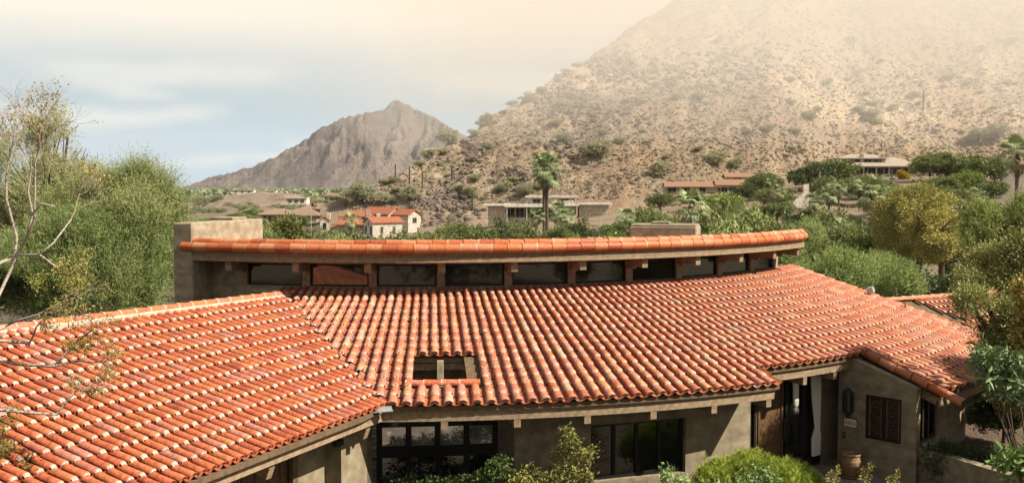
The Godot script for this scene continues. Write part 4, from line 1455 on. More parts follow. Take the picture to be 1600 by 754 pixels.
func build_houses() -> void:
	var s := 0.144
	# white stucco house with red tiled gables
	var o := thing("white_house", "white stucco house with several red tiled gables below the rocky hill", "house", P(600, 368, 230))
	var w := MB.new(); var rf := MB.new()
	var t1 := Transform3D(Basis(Vector3.UP, deg(32)), Vector3(-0.2, -0.6, 0))
	gable(w, rf, t1, 7.2, 4.6, 3.6, 1.0, 0.35)
	var t2 := Transform3D(Basis(Vector3.UP, -deg(38)), Vector3(4.0, 0.5, -7))
	gable(w, rf, t2, 6.0, 4.2, 4.0, 1.1, 0.4)
	var t3 := Transform3D(Basis(Vector3.UP, -deg(34)), Vector3(-1.6, 0.5, -10))
	gable(w, rf, t3, 8.0, 5.4, 4.1, 1.4, 0.4)
	w.bx(Vector3(-8.2, 1.8, -9), Vector3(6.4, 3.6, 5)); w.bx(Vector3(-8.0, 0.8, -5), Vector3(7.0, 2.6, 4))
	hip(rf, Transform3D(Basis(), Vector3(-7.2, 0, -9)), 8.5, 6.5, 4.2, 1.3, 3.0)
	hip(rf, Transform3D(Basis(), Vector3(-8.0, 0, -4.6)), 8.6, 5.5, 2.5, 1.2, 5.0)
	part("wall", w, M["house_white"], o)
	part("roof", rf, M["roof_red"], o)
	var b := MB.new()
	b.soft(Vector3(-4.3, 2.6, -4.5), Vector3(1.1, 6.0, 1.1), 0.05, 0.3)
	part("chimney", b, M["house_tan"], o)
	b = MB.new()
	b.soft(Vector3(-1.6, 3.6, -2.2), Vector3(0.9, 2.6, 0.9), 0.05, 0.3)
	part("chimney", b, M["house_white"], o)
	for q in [-1.3, 1.3]: window_at(o, t1 * Transform3D(Basis(Vector3.UP, -PI / 2), Vector3(-3.6, 0, q)), 0, 1.0, 0.0, 0.85, 1.9, true)
	window_at(o, t1 * Transform3D(Basis(Vector3.UP, -PI / 2), Vector3(-3.6, 0, 0)), 0, 3.0, 0.0, 0.55, 0.8, true)
	for q in [-1.4, 1.6]: window_at(o, t1, q, 1.2, 2.3, 0.6, 1.5)
	window_at(o, t2 * Transform3D(Basis(Vector3.UP, PI / 2), Vector3(3.0, 0, 0)), 0, 2.2, 0.0, 1.3, 1.2)
	for q in [-0.8, 0.8]: window_at(o, t3 * Transform3D(Basis(Vector3.UP, PI / 2), Vector3(4.0, 0, 0)), q, 2.6, 0.0, 0.4, 0.4)
	o = thing("gatehouse", "little white gabled annex with an arched window beside a flagpole", "house", P(507, 362, 225))
	w = MB.new(); rf = MB.new()
	t1 = Transform3D(Basis(Vector3.UP, deg(100)), Vector3.ZERO)
	gable(w, rf, t1, 3.0, 2.0, 2.5, 0.8, 0.25)
	part("wall", w, M["house_white"], o); part("roof", rf, M["roof_red"], o)
	b = MB.new(); b.soft(Vector3(0.7, 3.5, -1.2), Vector3(0.8, 1.4, 0.8), 0.04); part("chimney", b, M["house_white"], o)
	window_at(o, t1 * Transform3D(Basis(Vector3.UP, -PI / 2), Vector3(-1.5, 0, 0)), 0, 0.5, 0.0, 0.8, 1.6, true)
	# tan houses with hipped roofs
	s = 0.206
	o = thing("tan_house", "tan house with two low brown hipped roofs left of the white house", "house", P(440, 347, 330))
	w = MB.new(); rf = MB.new()
	w.bx(Vector3(-1, 1.4, 0), Vector3(10, 2.8, 7)); hip(rf, Transform3D(Basis(), Vector3(-0.6, 0, 0)), 13, 9, 2.7, 1.7, 3.0)
	w.bx(Vector3(7, 1.3, -1), Vector3(9, 2.6, 6)); hip(rf, Transform3D(Basis(), Vector3(6.5, 0, -2)), 12, 9, 2.3, 2.0, 5.0)
	w.bx(Vector3(10, 2.2, -12), Vector3(11, 4.4, 8)); hip(rf, Transform3D(Basis(), Vector3(10, 0, -12)), 13, 10, 4.2, 1.8, 3.5)
	part("wall", w, M["house_tan"], o); part("roof", rf, M["roof_brown"], o)
	for x in [-4.6, -3.0, -1.0, 1.6]: window_at(o, Transform3D(), x, 0.5, 3.52, 0.9, 1.7)
	for x in [5.0, 8.2]: window_at(o, Transform3D(), x, 0.6, 2.02, 1.6, 1.2)
	# flat roofed house
	s = 0.15
	o = thing("flat_roof_house", "grey flat roofed house with long white roof edges and glass front", "house", P(855, 350, 240))
	w = MB.new(); rf = MB.new()
	w.bx(Vector3(-3.6, 2.0, -4), Vector3(21, 4.4, 8)); w.bx(Vector3(1.2, 4.6, -8), Vector3(11.2, 3.2, 7)); w.bx(Vector3(11.2, 2.2, -6), Vector3(7, 4.6, 6)); w.bx(Vector3(3.4, 1.0, 0.6), Vector3(2.2, 3.4, 1.0))
	part("wall", w, M["house_grey"], o)
	rf.soft(Vector3(-3.8, 4.45, -3.6), Vector3(22.4, 0.4, 9.6), 0.05); rf.soft(Vector3(1.2, 6.35, -8), Vector3(12.6, 0.45, 8.6), 0.05); rf.soft(Vector3(11.4, 4.68, -5.6), Vector3(8.2, 0.42, 7.4), 0.05); rf.soft(Vector3(-4.0, 4.12, 1.0), Vector3(12.0, 0.26, 2.4), 0.05)
	part("roof", rf, M["roof_white"], o)
	for i in 5: window_at(o, Transform3D(), -8.6 + i * 2.2, 1.6, 0.05, 2.0, 2.3)
	for x in [2.8, 6.2]: window_at(o, Transform3D(), x, 2.4, 0.05, 1.2, 1.2)
	for x in [-2.4, 4.4]: window_at(o, Transform3D(), x, 4.95, -4.45, 1.8, 0.9)
	b = MB.new(); b.soft(Vector3(5.0, 4.9, -3.0), Vector3(2.6, 1.1, 1.6), 0.05); part("chimney", b, M["roof_white"], o)
	for x in [-14.0, -9.4, -4.8, 1.8]:
		b = MB.new(); b.bx(Vector3(x, 2.0, 1.9), Vector3(0.22, 4.1, 0.22)); part("column", b, M["roof_white"], o)
	# long low house under the hill
	o = thing("low_house", "long low house with shallow terracotta roofs and dark porch openings", "house", P(1090, 301, 255), -0.05)
	w = MB.new(); rf = MB.new()
	w.bx(Vector3(-1.0, 0.8, -3), Vector3(14, 2.2, 5)); gable(w, rf, Transform3D(Basis(), Vector3(-1.0, 0, -2.4)), 13.4, 5.0, 1.5, 1.0, 0.5)
	gable(w, rf, Transform3D(Basis(), Vector3(8.2, 0.2, -2.6)), 6.6, 5.4, 1.7, 1.2, 0.5)
	gable(w, rf, Transform3D(Basis(), Vector3(11.5, 2.2, -9)), 6.6, 4.6, 1.7, 0.8, 0.5)
	part("wall", w, M["house_tan"], o); part("roof", rf, M["roof_clay"], o)
	for q in [[-6.3, 2.2], [-4.3, 1.4], [-2.6, 1.6], [1.2, 1.6], [6.6, 1.6], [8.6, 1.8]]: window_at(o, Transform3D(), q[0], 0.15, 0.15, q[1], 1.2)
	window_at(o, Transform3D(), 11.0, 2.9, -6.65, 2.2, 0.8)
	for q in [[-0.6, 2.6], [6.0, 3.2]]:
		b = MB.new(); b.soft(Vector3(q[0], q[1], -2.6), Vector3(0.9, 1.1, 0.8), 0.05); part("chimney", b, M["house_white"], o)
	# hipped house high on the right
	o = thing("hillside_house", "pale hip roofed house with raised centre and shaded porch above trees", "house", P(1376, 273, 320), -0.06)
	w = MB.new(); rf = MB.new()
	w.bx(Vector3(0.5, 1.2, -4), Vector3(20, 2.6, 8)); w.bx(Vector3(-4.2, 4.2, -5), Vector3(11, 3.0, 6))
	part("wall", w, M["house_tan"], o)
	hip(rf, Transform3D(Basis(), Vector3(0.6, 0, -3.4)), 24, 12, 2.75, 1.9, 12); hip(rf, Transform3D(Basis(), Vector3(-5.0, 0, -5)), 15.5, 9, 5.3, 1.3, 7)
	hip(rf, Transform3D(Basis(), Vector3(4.5, 0, -5)), 13, 9, 3.6, 2.0, 3)
	part("roof", rf, M["roof_pale"], o)
	for q in [[-6.6, 1.4], [-3.4, 2.2], [-0.8, 1.2]]: window_at(o, Transform3D(), q[0], 4.1, -1.95, q[1], 0.8)
	for i in 7: window_at(o, Transform3D(), -7.6 + i * 2.5, 0.3, 0.05, 2.1, 1.9)
	for q in [-5.4, 1.2]:
		b = MB.new(); b.soft(Vector3(q, 4.4, -1.3), Vector3(1.0, 4.2, 1.0), 0.06); part("chimney", b, M["house_tan"], o)
	for i in 6:
		b = MB.new(); b.bx(Vector3(-9.5 + i * 3.9, 1.3, 1.8), Vector3(0.4, 2.8, 0.4)); part("column", b, M["house_tan"], o)
	o = thing("roof_corner_house", "corner of a red roofed house at the right edge of the hillside", "house", P(1600, 240, 330))
	w = MB.new(); rf = MB.new()
	gable(w, rf, Transform3D(Basis(Vector3.UP, -0.15), Vector3(3, 0, -3)), 14, 6, 2.6, 1.1, 0.7)
	part("wall", w, M["house_tan"], o); part("roof", rf, M["roof_red"], o)
	window_at(o, Transform3D(Basis(Vector3.UP, -0.15), Vector3(3, 0, -3)), -3, 0.6, 3.0, 1.8, 1.3)
	o = thing("ramada", "red roofed open ramada on dark posts among desert trees", "ramada", P(518, 318, 280))
	rf = MB.new(); hip(rf, Transform3D(), 4.4, 3.6, 2.2, 0.8, 1.5); part("roof", rf, M["roof_brown"], o)
	for q in [Vector3(-1.5, 1.1, 1.2), Vector3(1.5, 1.1, 1.2), Vector3(-1.5, 1.1, -1.2), Vector3(1.5, 1.1, -1.2)]:
		b = MB.new(); b.bx(q, Vector3(0.22, 2.3, 0.22)); part("post", b, M["timber_dark"], o)
	for q in [[380, 302, 700, 9.0, "long cream house on the ridge of the brown knoll"], [418, 303, 690, 7.0, "smaller cream house on the knoll ridge among bushes"], [735 - 270, 318, 420, 5.0, "low tan house behind the hipped roofs"]]:
		o = thing("ridge_house", q[4], "house", P(q[0], q[1], q[2]))
		w = MB.new(); w.bx(Vector3(0, 1.0, 0), Vector3(q[3] * 1.7, 2.6, 6)); part("wall", w, M["house_white"], o)
		rf = MB.new(); rf.soft(Vector3(0, 2.4, 0), Vector3(q[3] * 1.8, 0.35, 7), 0.05); part("roof", rf, M["roof_pale"], o)
		for i in 3: window_at(o, Transform3D(), (i - 1) * q[3] * 0.5, 0.5, 3.05, 1.4, 1.1)
	# white stepped wall and the track on the right
	o = thing("stepped_wall", "white stepped garden wall below the hillside trees", "wall", P(1251, 322, 205), 0.2)
	w = MB.new(); w.bx(Vector3(-0.5, 1.2, 0), Vector3(2.2, 2.6, 0.4)); part("wall", w, M["house_white"], o)
	w = MB.new(); w.bx(Vector3(1.15, 2.2, 0), Vector3(1.1, 4.4, 0.4)); part("pier", w, M["house_white"], o)
	o = thing("retaining_wall", "low tan retaining wall beside the yellow flowering bush", "wall", P(1408, 283, 300), -0.05)
	w = MB.new(); w.bx(Vector3(6.0, 0.6, 0), Vector3(13, 2.6, 0.5)); part("wall", w, M["house_tan"], o)
	w = MB.new(); w.soft(Vector3(6.0, 1.98, 0), Vector3(13.2, 0.16, 0.7), 0.03); part("coping", w, M["house_white"], o)
	var pts := []
	for q in [[1545, 322], [1562, 305], [1580, 292], [1584, 280], [1572, 270], [1562, 262]]: pts.append(on_hill(q[0], q[1]) + Vector3(0, 0.55, 0))
	b = MB.new()
	for i in pts.size() - 1:
		var sd: Vector3 = (pts[i + 1] - pts[i]); sd.y = 0
		var q := sd.cross(Vector3.UP).normalized() * 2.6
		b.quad(pts[i] + q, pts[i + 1] + q, pts[i + 1] - q, pts[i] - q)
	var road := MeshInstance3D.new(); road.name = "road"; road.mesh = b.mesh(null, M["concrete"]); add_child(road); road.set_meta("kind", "structure")
	# flagpole, lamp, mast
	o = thing("flagpole", "thin white flagpole flying a striped flag above the trees", "flagpole", P(486, 372, 200))
	b = MB.new(); b.tube([Vector3.ZERO, Vector3(0, 7.0, 0)], [0.07, 0.04], 6); part("pole", b, M["house_white"], o)
	for i in 7:
		b = MB.new(); b.bx(Vector3(0.62, 6.75 - i * 0.14 - 0.1 * sin(i), 0), Vector3(1.1, 0.14, 0.03)); part("stripe", b, M["roof_red"] if i % 2 == 0 else M["house_white"], o)
	b = MB.new(); b.bx(Vector3(0.3, 6.58, 0.01), Vector3(0.46, 0.5, 0.04)); part("canton", b, M["paint_dark"], o)
	o = thing("garden_lamp", "white twin globe lamp post above the clerestory roof line", "lamp post", P(497, 376, 120))
	b = MB.new(); b.tube([Vector3(0, -3, 0), Vector3(0, 0.7, 0)], [0.05, 0.04], 6); b.tube([Vector3(-0.2, 0.62, 0), Vector3(0.2, 0.62, 0)], [0.03, 0.03], 5); part("post", b, M["house_white"], o)
	for x in [-0.2, 0.2]:
		b = MB.new(); b.lathe([Vector2(0.01, -0.14), Vector2(0.12, -0.06), Vector2(0.14, 0.03), Vector2(0.08, 0.12), Vector2(0.01, 0.15)], Vector3(x, 0.76, 0), 10); part("globe", b, M["house_white"], o)
	o = thing("mast", "bare utility mast standing among the hillside trees", "pole", P(1281, 290, 240))
	b = MB.new(); b.tube([Vector3.ZERO, Vector3(0, 3.4, 0)], [0.16, 0.13], 7); part("pole", b, M["house_tan"], o)

func saguaro(u: float, v_top: float, v_foot: float, arms: int, where: String) -> void:
	var p := on_hill(u, v_foot)
	var h := (v_foot - v_top) * -p.z / F
	var o := thing("saguaro", "dark upright saguaro cactus " + where, "cactus", p, rng.randf() * TAU, "saguaros on the hillside")
	var b := MB.new()
	var r := maxf(0.20, h * 0.04)
	b.tube([Vector3(0, -0.4, 0), Vector3(0, h * 0.3, 0), Vector3(0, h * 0.9, 0), Vector3(0, h, 0)], [r * 0.8, r, r * 0.95, r * 0.3], 9)
	part("trunk", b, M["cactus"], o)
	for i in arms:
		b = MB.new()
		var a := PI * i + 0.4; var dv := Vector3(cos(a), 0, sin(a))
		var y := h * (0.42 + 0.12 * i)
		b.tube([Vector3(0, y, 0), dv * r * 2.4 + Vector3(0, y + 0.1, 0), dv * r * 3.0 + Vector3(0, y + h * 0.12, 0), dv * r * 3.0 + Vector3(0, y + h * 0.34, 0)], [r * 0.6, r * 0.62, r * 0.62, r * 0.3], 7)
		part("arm", b, M["cactus"], o)

# ---------------------------------------------------------------- planting
func plant_kinds() -> void:
	var olive := Color(0.70, 0.68, 0.47); var olive2 := Color(0.50, 0.51, 0.33)
	shrub_kind("hill_a", 190, olive, olive2, true, 1, 0.03)
	shrub_kind("hill_b", 190, Color(0.72, 0.68, 0.48), Color(0.54, 0.53, 0.34), true, 2, 0.03)
	shrub_kind("knoll", 190, Color(0.40, 0.40, 0.25), Color(0.24, 0.26, 0.14), true, 10, 0.03)
	shrub_kind("green", 620, Color(0.26, 0.31, 0.12), Color(0.14, 0.19, 0.065), false, 3, 0.055, -0.3)
	shrub_kind("green_b", 620, Color(0.30, 0.33, 0.15), Color(0.18, 0.21, 0.085), false, 4, 0.05, -0.3)
	shrub_kind("soft", 700, Color(0.40, 0.45, 0.20), Color(0.25, 0.30, 0.115), true, 5, 0.05, -0.3)
	shrub_kind("dark", 620, Color(0.15, 0.19, 0.075), Color(0.085, 0.11, 0.045), false, 6, 0.055, -0.3)
	shrub_kind("bright", 620, Color(0.33, 0.42, 0.12), Color(0.20, 0.28, 0.07), false, 7, 0.055, -0.3)
	shrub_kind("gold", 620, Color(0.30, 0.285, 0.085), Color(0.16, 0.175, 0.05), false, 8, 0.06, -0.2)
	shrub_kind("flower", 420, Color(0.62, 0.44, 0.02), Color(0.45, 0.34, 0.03), false, 9, 0.08, -0.3)

func build_plants() -> void:
	# trees and bushes behind the roof, left to right: [kind, u, top, foot, width, distance, label]
	var list := [
		["gold", 452, 334, 392, 78, 105, "olive gold rounded tree in front of the tan house", "tree"],
		["green", 420, 352, 392, 60, 98, "green bush at the foot of the olive gold tree", "bush"],
		["green_b", 505, 352, 394, 66, 110, "green bush beneath the gatehouse window", "bush"],
		["dark", 545, 350, 394, 80, 115, "dark bush in front of the white house", "bush"],
		["green", 590, 358, 396, 60, 104, "bush below the round gable window of the white house", "bush"],
		["green_b", 652, 350, 394, 90, 96, "broad green bush right of the white house", "bush"],
		["soft", 700, 348, 392, 60, 120, "feathery pale bush below the dark outcrop", "bush"],
		["green", 745, 334, 396, 86, 92, "large dense green bush left of the tall twin palm", "bush"],
		["dark", 786, 330, 396, 78, 98, "dark green tree before the flat roofed house", "tree"],
		["green_b", 818, 340, 396, 56, 90, "lighter green bush at the foot of the twin palm", "bush"],
		["dark", 910, 332, 394, 68, 96, "dark round bush right of the twin palm", "bush"],
		["soft", 868, 352, 392, 50, 90, "small feathery bush between the slender palms", "bush"],
		["green", 948, 338, 394, 60, 100, "green bush with pale stems behind the chimney", "bush"],
		["bright", 985, 330, 392, 60, 115, "bright green tree left of the broad chimney", "tree"],
		["soft", 1030, 326, 390, 80, 105, "soft green tree directly behind the broad chimney", "tree"],
		["soft", 1100, 322, 392, 120, 82, "wide feathery green tree behind the chimney's right end", "tree"],
		["soft", 1180, 326, 398, 130, 74, "wide feathery green tree behind the roof's right end", "tree"],
		["soft", 1150, 345, 402, 120, 66, "low feathery green tree just above the curved eave", "tree"],
		["green", 1225, 340, 400, 60, 85, "green bush beside the eave's right tip", "bush"],
		["green_b", 1032, 298, 328, 62, 200, "pale green tree left of the dark clipped hedge", "tree"],
		["dark", 1085, 298, 322, 60, 228, "dark clipped hedge in front of the long low house", "hedge"],
		["bright", 1132, 296, 340, 70, 190, "round yellow green tree in front of the long low house", "tree"],
		["dark", 1165, 282, 318, 44, 222, "dark tree at the right end of the long low house", "tree"],
		["green", 1195, 262, 306, 60, 235, "green tree above the right end of the low house", "tree"],
		["green_b", 1215, 290, 330, 64, 190, "mid green tree left of the white stepped wall", "tree"],
		["dark", 1268, 246, 296, 70, 250, "dark tree left of the hillside house", "tree"],
		["green", 1300, 240, 290, 76, 262, "tall green tree touching the hillside house's roof", "tree"],
		["green_b", 1300, 272, 318, 80, 215, "broad pale green tree below the hillside house", "tree"],
		["green", 1345, 266, 312, 60, 225, "green bush under the hillside house's porch", "bush"],
		["green_b", 1372, 272, 316, 60, 210, "light green bush below the porch columns", "bush"],
		["bright", 1400, 285, 330, 80, 190, "fresh green tree under the yellow flowering bush", "tree"],
		["flower", 1412, 264, 284, 20, 285, "yellow flowering bush beside the porch", "bush"],
		["soft", 1455, 238, 276, 60, 270, "pale feathery tree right of the hillside house", "tree"],
		["green", 1515, 232, 290, 110, 265, "broad green tree crown right of the hillside house", "tree"],
		["green_b", 1555, 240, 285, 50, 262, "yellowish green tree at the end of the tree belt", "tree"],
		["bright", 1512, 260, 306, 52, 235, "bright green tree in front of the broad crown", "tree"],
		["green", 1550, 275, 314, 50, 215, "leafy bush beside the pale track", "bush"],
		["soft", 1462, 276, 316, 60, 200, "grey green bush above the golden trees", "bush"],
		["green_b", 1500, 290, 325, 60, 190, "green bush between golden tree and track", "bush"],
		["dark", 1330, 330, 372, 44, 150, "dark bushy palm thicket beside the tall palm's trunk", "bush"],
		["soft", 1275, 330, 400, 110, 90, "feathery olive tree among the small palms", "tree"],
		["soft", 1330, 352, 420, 100, 80, "feathery grey green tree left of the golden trees", "tree"],
		["soft", 1545, 318, 420, 130, 95, "wide bright feathery tree right of the golden trees", "tree"],
		["bright", 1590, 330, 420, 90, 80, "bright tree at the right edge below the track", "tree"],
		["green", 1215, 310, 345, 70, 160, "green tree over the pale rocks", "tree"],
		["dark", 1255, 322, 362, 60, 150, "dark tree under the small palms", "tree"],
		["soft", 1390, 330, 400, 90, 110, "feathery tree behind the golden trees", "tree"],
		["dark", 1440, 405, 480, 120, 58, "dark evergreen mass beneath the golden trees", "tree"],
		["dark", 1500, 400, 480, 90, 52, "dark leafy bush behind the back roof's ridge", "bush"]]
	for q in list:
		var p := P(q[1], q[3], q[5])
		shrub(q[0], q[1], q[2], q[3], q[4], q[5], q[7] if q[7] != "tree" else "broad_tree", q[6], q[7], "trees and bushes beyond the roof", minf(p.y, ground_y(p.x, q[5]) + 2.0) if q[5] < 130 else INF)
	# grey green desert shrubs dotting the hill and the knoll
	var spots := [[1030, 265, 40, "pale shrub left of the long low house's roof"], [1120, 248, 34, "olive shrub above the long low house"], [1150, 252, 26, "smaller olive shrub above the long low house"], [640, 300, 34, "dark olive shrub above the white house's roof"], [565, 300, 50, "wide olive shrub beside the ramada"], [540, 310, 36, "low olive shrub below the ramada"], [600, 310, 30, "grey shrub over the white house's chimney"], [735, 300, 28, "olive shrub just under the upper dark outcrop"], [672, 232, 30, "pale shrub on the hill's left skyline"], [700, 222, 34, "pale spreading shrub on the skyline before the peak"], [760, 190, 26, "shrub where the skyline steepens"], [830, 150, 24, "hazy shrub high on the skyline"], [935, 238, 44, "pair-like olive shrub above the twin palm"], [880, 220, 26, "round shrub on the slope above the palm crown"], [790, 290, 26, "olive shrub left of the palm's trunk"], [820, 300, 30, "grey shrub right behind the palm's crown"], [1365, 185, 26, "pale shrub in the haze over the hillside house"], [1530, 215, 34, "shrub above the broad green crown"], [1560, 210, 40, "shrub beside the roof corner house"], [1265, 185, 24, "small shrub in the middle of the open slope"]]
	for q in spots:
		var p := on_hill(q[0], q[1] + q[2] * 0.35)
		shrub("hill_a" if int(q[0]) % 3 else "hill_b", q[0], q[1] - q[2] * 0.45, q[1] + q[2] * 0.35, q[2] * 0.9, -p.z, "desert_shrub", q[3], "shrub", "", p.y - 0.2)
	var r := RandomNumberGenerator.new(); r.seed = 4
	var zones := [["pale desert shrub on the open slope in the upper haze", 960, 1600, 60, 150], ["grey green desert shrub on the slope over the long low house", 860, 1280, 150, 250], ["olive desert shrub on the slope left of the flat roofed house", 600, 850, 230, 320], ["grey green desert shrub on the slope over the hillside house", 1280, 1600, 130, 225]]
	for z in zones:
		for i in 30:
			var u := r.randf_range(z[1], z[2]); var v := r.randf_range(z[3], z[4])
			if v < table(CREST, u) + 6.0: continue
			var w := (7.0 + 14.0 * pow(r.randf(), 2.0)) * (0.8 if z[3] < 100 else 1.0)
			var p := on_hill(u, v)
			shrub("hill_a" if i % 2 else "hill_b", u, v - w * 0.72, v, w * 1.1, -p.z, "desert_shrub", sized(z[0], w, (u - z[1]) / (z[2] - z[1]), (v - z[3]) / (z[4] - z[3])), "shrub", z[0].replace("shrub", "shrubs"), p.y - 0.2)
	for i in 20:
		var u := 596.0 + i * 16.0 + r.randf_range(-6, 6)
		var v := table(CREST, u) + r.randf_range(1, 6)
		var w := r.randf_range(9, 20)
		var p := on_hill(u, v)
		shrub("hill_a" if i % 2 else "hill_b", u, v - w * 0.6, v + 2, w * 1.2, -p.z, "desert_shrub", "pale shrub on the hill's skyline %s" % ("above the ramada" if u < 625 else "by the tallest saguaros" if u < 650 else "under the peak's right shoulder" if u < 680 else "just left of the upper outcrop" if u < 705 else "where the peak meets the ridge" if u < 735 else "just clear of the peak" if u < 765 else "where the ridge steepens" if u < 800 else "half way up the ridge" if u < 840 else "above the palm crown" if u < 870 else "highest in the haze"), "shrub", "desert shrubs on the skyline", p.y - 0.3)
	for i in 64:
		var u := r.randf_range(290, 560); var t := r.randf()
		var d := lerpf(600.0, 470.0, t)
		var v := lerpf(312.0, 338.0, t) + absf(u - 450) * 0.02
		var w := r.randf_range(10, 24)
		shrub("knoll", u, v - w * 0.6, v + 2, w * 1.1, d, "desert_shrub", sized("olive desert shrub dotting the brown knoll", w * 0.9, (u - 290.0) / 270.0, t), "shrub", "desert shrubs on the brown knoll")
	for q in [[1440, 140, 172, 2, "standing alone high on the right slope"], [1376, 222, 240, 0, "behind the hillside house's roof"], [640, 262, 292, 1, "nearest the peak's foot"], [618, 258, 284, 0, "leftmost on the skyline"], [682, 224, 244, 1, "on the skyline over the upper outcrop"], [706, 262, 288, 0, "below the upper dark outcrop"], [660, 276, 300, 0, "just right of the skyline pair"], [738, 300, 332, 0, "left of the flat roofed house"], [873, 136, 166, 1, "high among the hazy rocks"], [1330, 60, 84, 0, "highest in the pale haze"]]:
		saguaro(q[0], q[1], q[2], q[3], q[4])
	# low bushes filling the belt behind the roof
	for i in 100:
		var u := r.randf_range(285, 1560)
		var d := r.randf_range(70, 165)
		var vt := (364.0 if u < 1000 else lerpf(362, 338, (u - 1000) / 560)) + r.randf_range(-8, 14)
		var key: String = ["green", "green_b", "dark", "soft", "soft", "bright"][r.randi_range(0, 5)]
		var x := (u - 800.0) / F * d
		shrub(key, u, vt, 400, r.randf_range(45, 90), d, "bush", belt_label(key, u, d), "bush", "low bushes filling the belt behind the roof", ground_y(x, d))
	for i in 30:
		var u := r.randf_range(285, 570)
		var d := r.randf_range(175, 390)
		var x := (u - 800.0) / F * d
		var gy := ground_y(x, d)
		var foot := pix(Vector3(x, gy, -d)).y
		var hgt := r.randf_range(2.6, 4.8) * F / d
		var key: String = ["green", "green_b", "dark", "knoll", "soft"][r.randi_range(0, 4)]
		shrub(key, u, foot - hgt, foot, hgt * r.randf_range(1.2, 2.0), d, "bush", "%s bush on the flat below the brown knoll, %s" % [{"green": "mid green", "green_b": "light olive", "dark": "dark green", "knoll": "grey olive", "soft": "feathery pale"}[key], "far left" if u < 345 else "left of the tan house" if u < 400 else "around the tan house" if u < 490 else "near the ramada"], "bush", "bushes on the flat below the knoll", gy)
	# palms: [u, top of trunk, foot, frond length px, distance, label]
	var pl := [[850, 262, 385, 25, 150, "tall twin trunked fan palm rising before the flat roofed house", true], [1078, 322, 400, 30, 70, "fan palm with drooping fronds just behind the broad chimney", false], [1361, 302, 405, 30, 105, "tall straight fan palm left of the golden trees", false], [1591, 240, 340, 30, 130, "tall fan palm at the right edge of the view", false],
		[837, 338, 392, 15, 110, "slender palm left of the twin palm's trunk", false], [872, 330, 392, 18, 115, "slender palm right of the twin palm's trunk", false], [883, 340, 392, 16, 108, "short slender palm second right of the twin palm", false], [978, 342, 392, 18, 105, "small palm just left of the broad chimney", false], [1312, 293, 378, 14, 150, "thinnest tall palm among the small palm group", false], [1296, 303, 360, 16, 155, "small palm left of the thinnest palm", false], [1270, 316, 352, 17, 150, "leftmost palm of the small palm group", false], [1205, 292, 330, 13, 175, "little palm above the pale rocks", false], [1216, 300, 334, 13, 170, "little palm leaning beside the stepped wall", false], [1315, 358, 402, 22, 85, "low dark fan palm above the feathery trees", false], [1372, 345, 420, 18, 88, "small palm partly behind the golden tree", false], [1527, 308, 345, 16, 120, "small palm right of the golden trees", false], [1289, 340, 400, 14, 120, "thin young palm under the small palm group", false], [549, 345, 392, 14, 130, "small palm in front of the white house's orange roof", false]]
	for q in pl:
		var foot := P(q[0], q[2], q[4]); var top := P(q[0], q[1], q[4])
		var y0 := minf(foot.y, ground_y(foot.x, q[4]) + 1.5)
		var o := palm("fan_palm", top.y - y0, q[3] * 1.15 * q[4] / F, q[5], q[6])
		o.position = Vector3(top.x, y0, -q[4])
		o.rotation.y = rng.randf() * TAU if not q[6] else 0.3

func belt_label(key: String, u: float, d: float) -> String:
	var look: String = {"green": "mid green bush", "green_b": "light olive bush", "dark": "dark green bush", "soft": "feathery pale bush", "bright": "bright green bush"}[key]
	var spots := [[330, "behind the end pier"], [400, "under the brown knoll"], [480, "before the tan house"], [560, "beside the gatehouse"], [660, "before the white house"], [740, "below the dark outcrop"], [830, "left of the twin palm"], [900, "right of the twin palm"], [960, "before the flat roofed house"], [1040, "left of the broad chimney"], [1110, "behind the broad chimney"], [1180, "before the long low house"], [1250, "behind the eave tip"], [1330, "below the stepped wall"], [1420, "around the tall palm"], [1500, "behind the golden trees"], [1700, "near the right edge"]]
	var where: String = spots[-1][1]
	for q in spots:
		if u < q[0]:
			where = q[1]; break
	return "%s in the %s green belt %s" % [look, "nearer" if d < 100 else "middle" if d < 135 else "farther", where]

func sized(what: String, w: float, across: float, down: float) -> String:
	return "%s %s, %s %s" % ["tiny" if w < 9 else "small" if w < 12 else "middling" if w < 16 else "large", what, "upper" if down < 0.33 else "middle" if down < 0.67 else "lower", "far left" if across < 0.2 else "left" if across < 0.4 else "central" if across < 0.6 else "right" if across < 0.8 else "far right"]

func lobes_px(list: Array, d: float, origin: Vector3, deep := 1.0) -> Array:   # [u, v, half width, half height, nearer by]
	var out := []
	for q in list:
		var dd: float = d - q[4]
		var s := dd / F
		out.append([P(q[0], q[1], dd) - origin, Vector3(q[2] * s, q[3] * s, (q[2] + q[3]) * 0.5 * s * deep)])
	return out

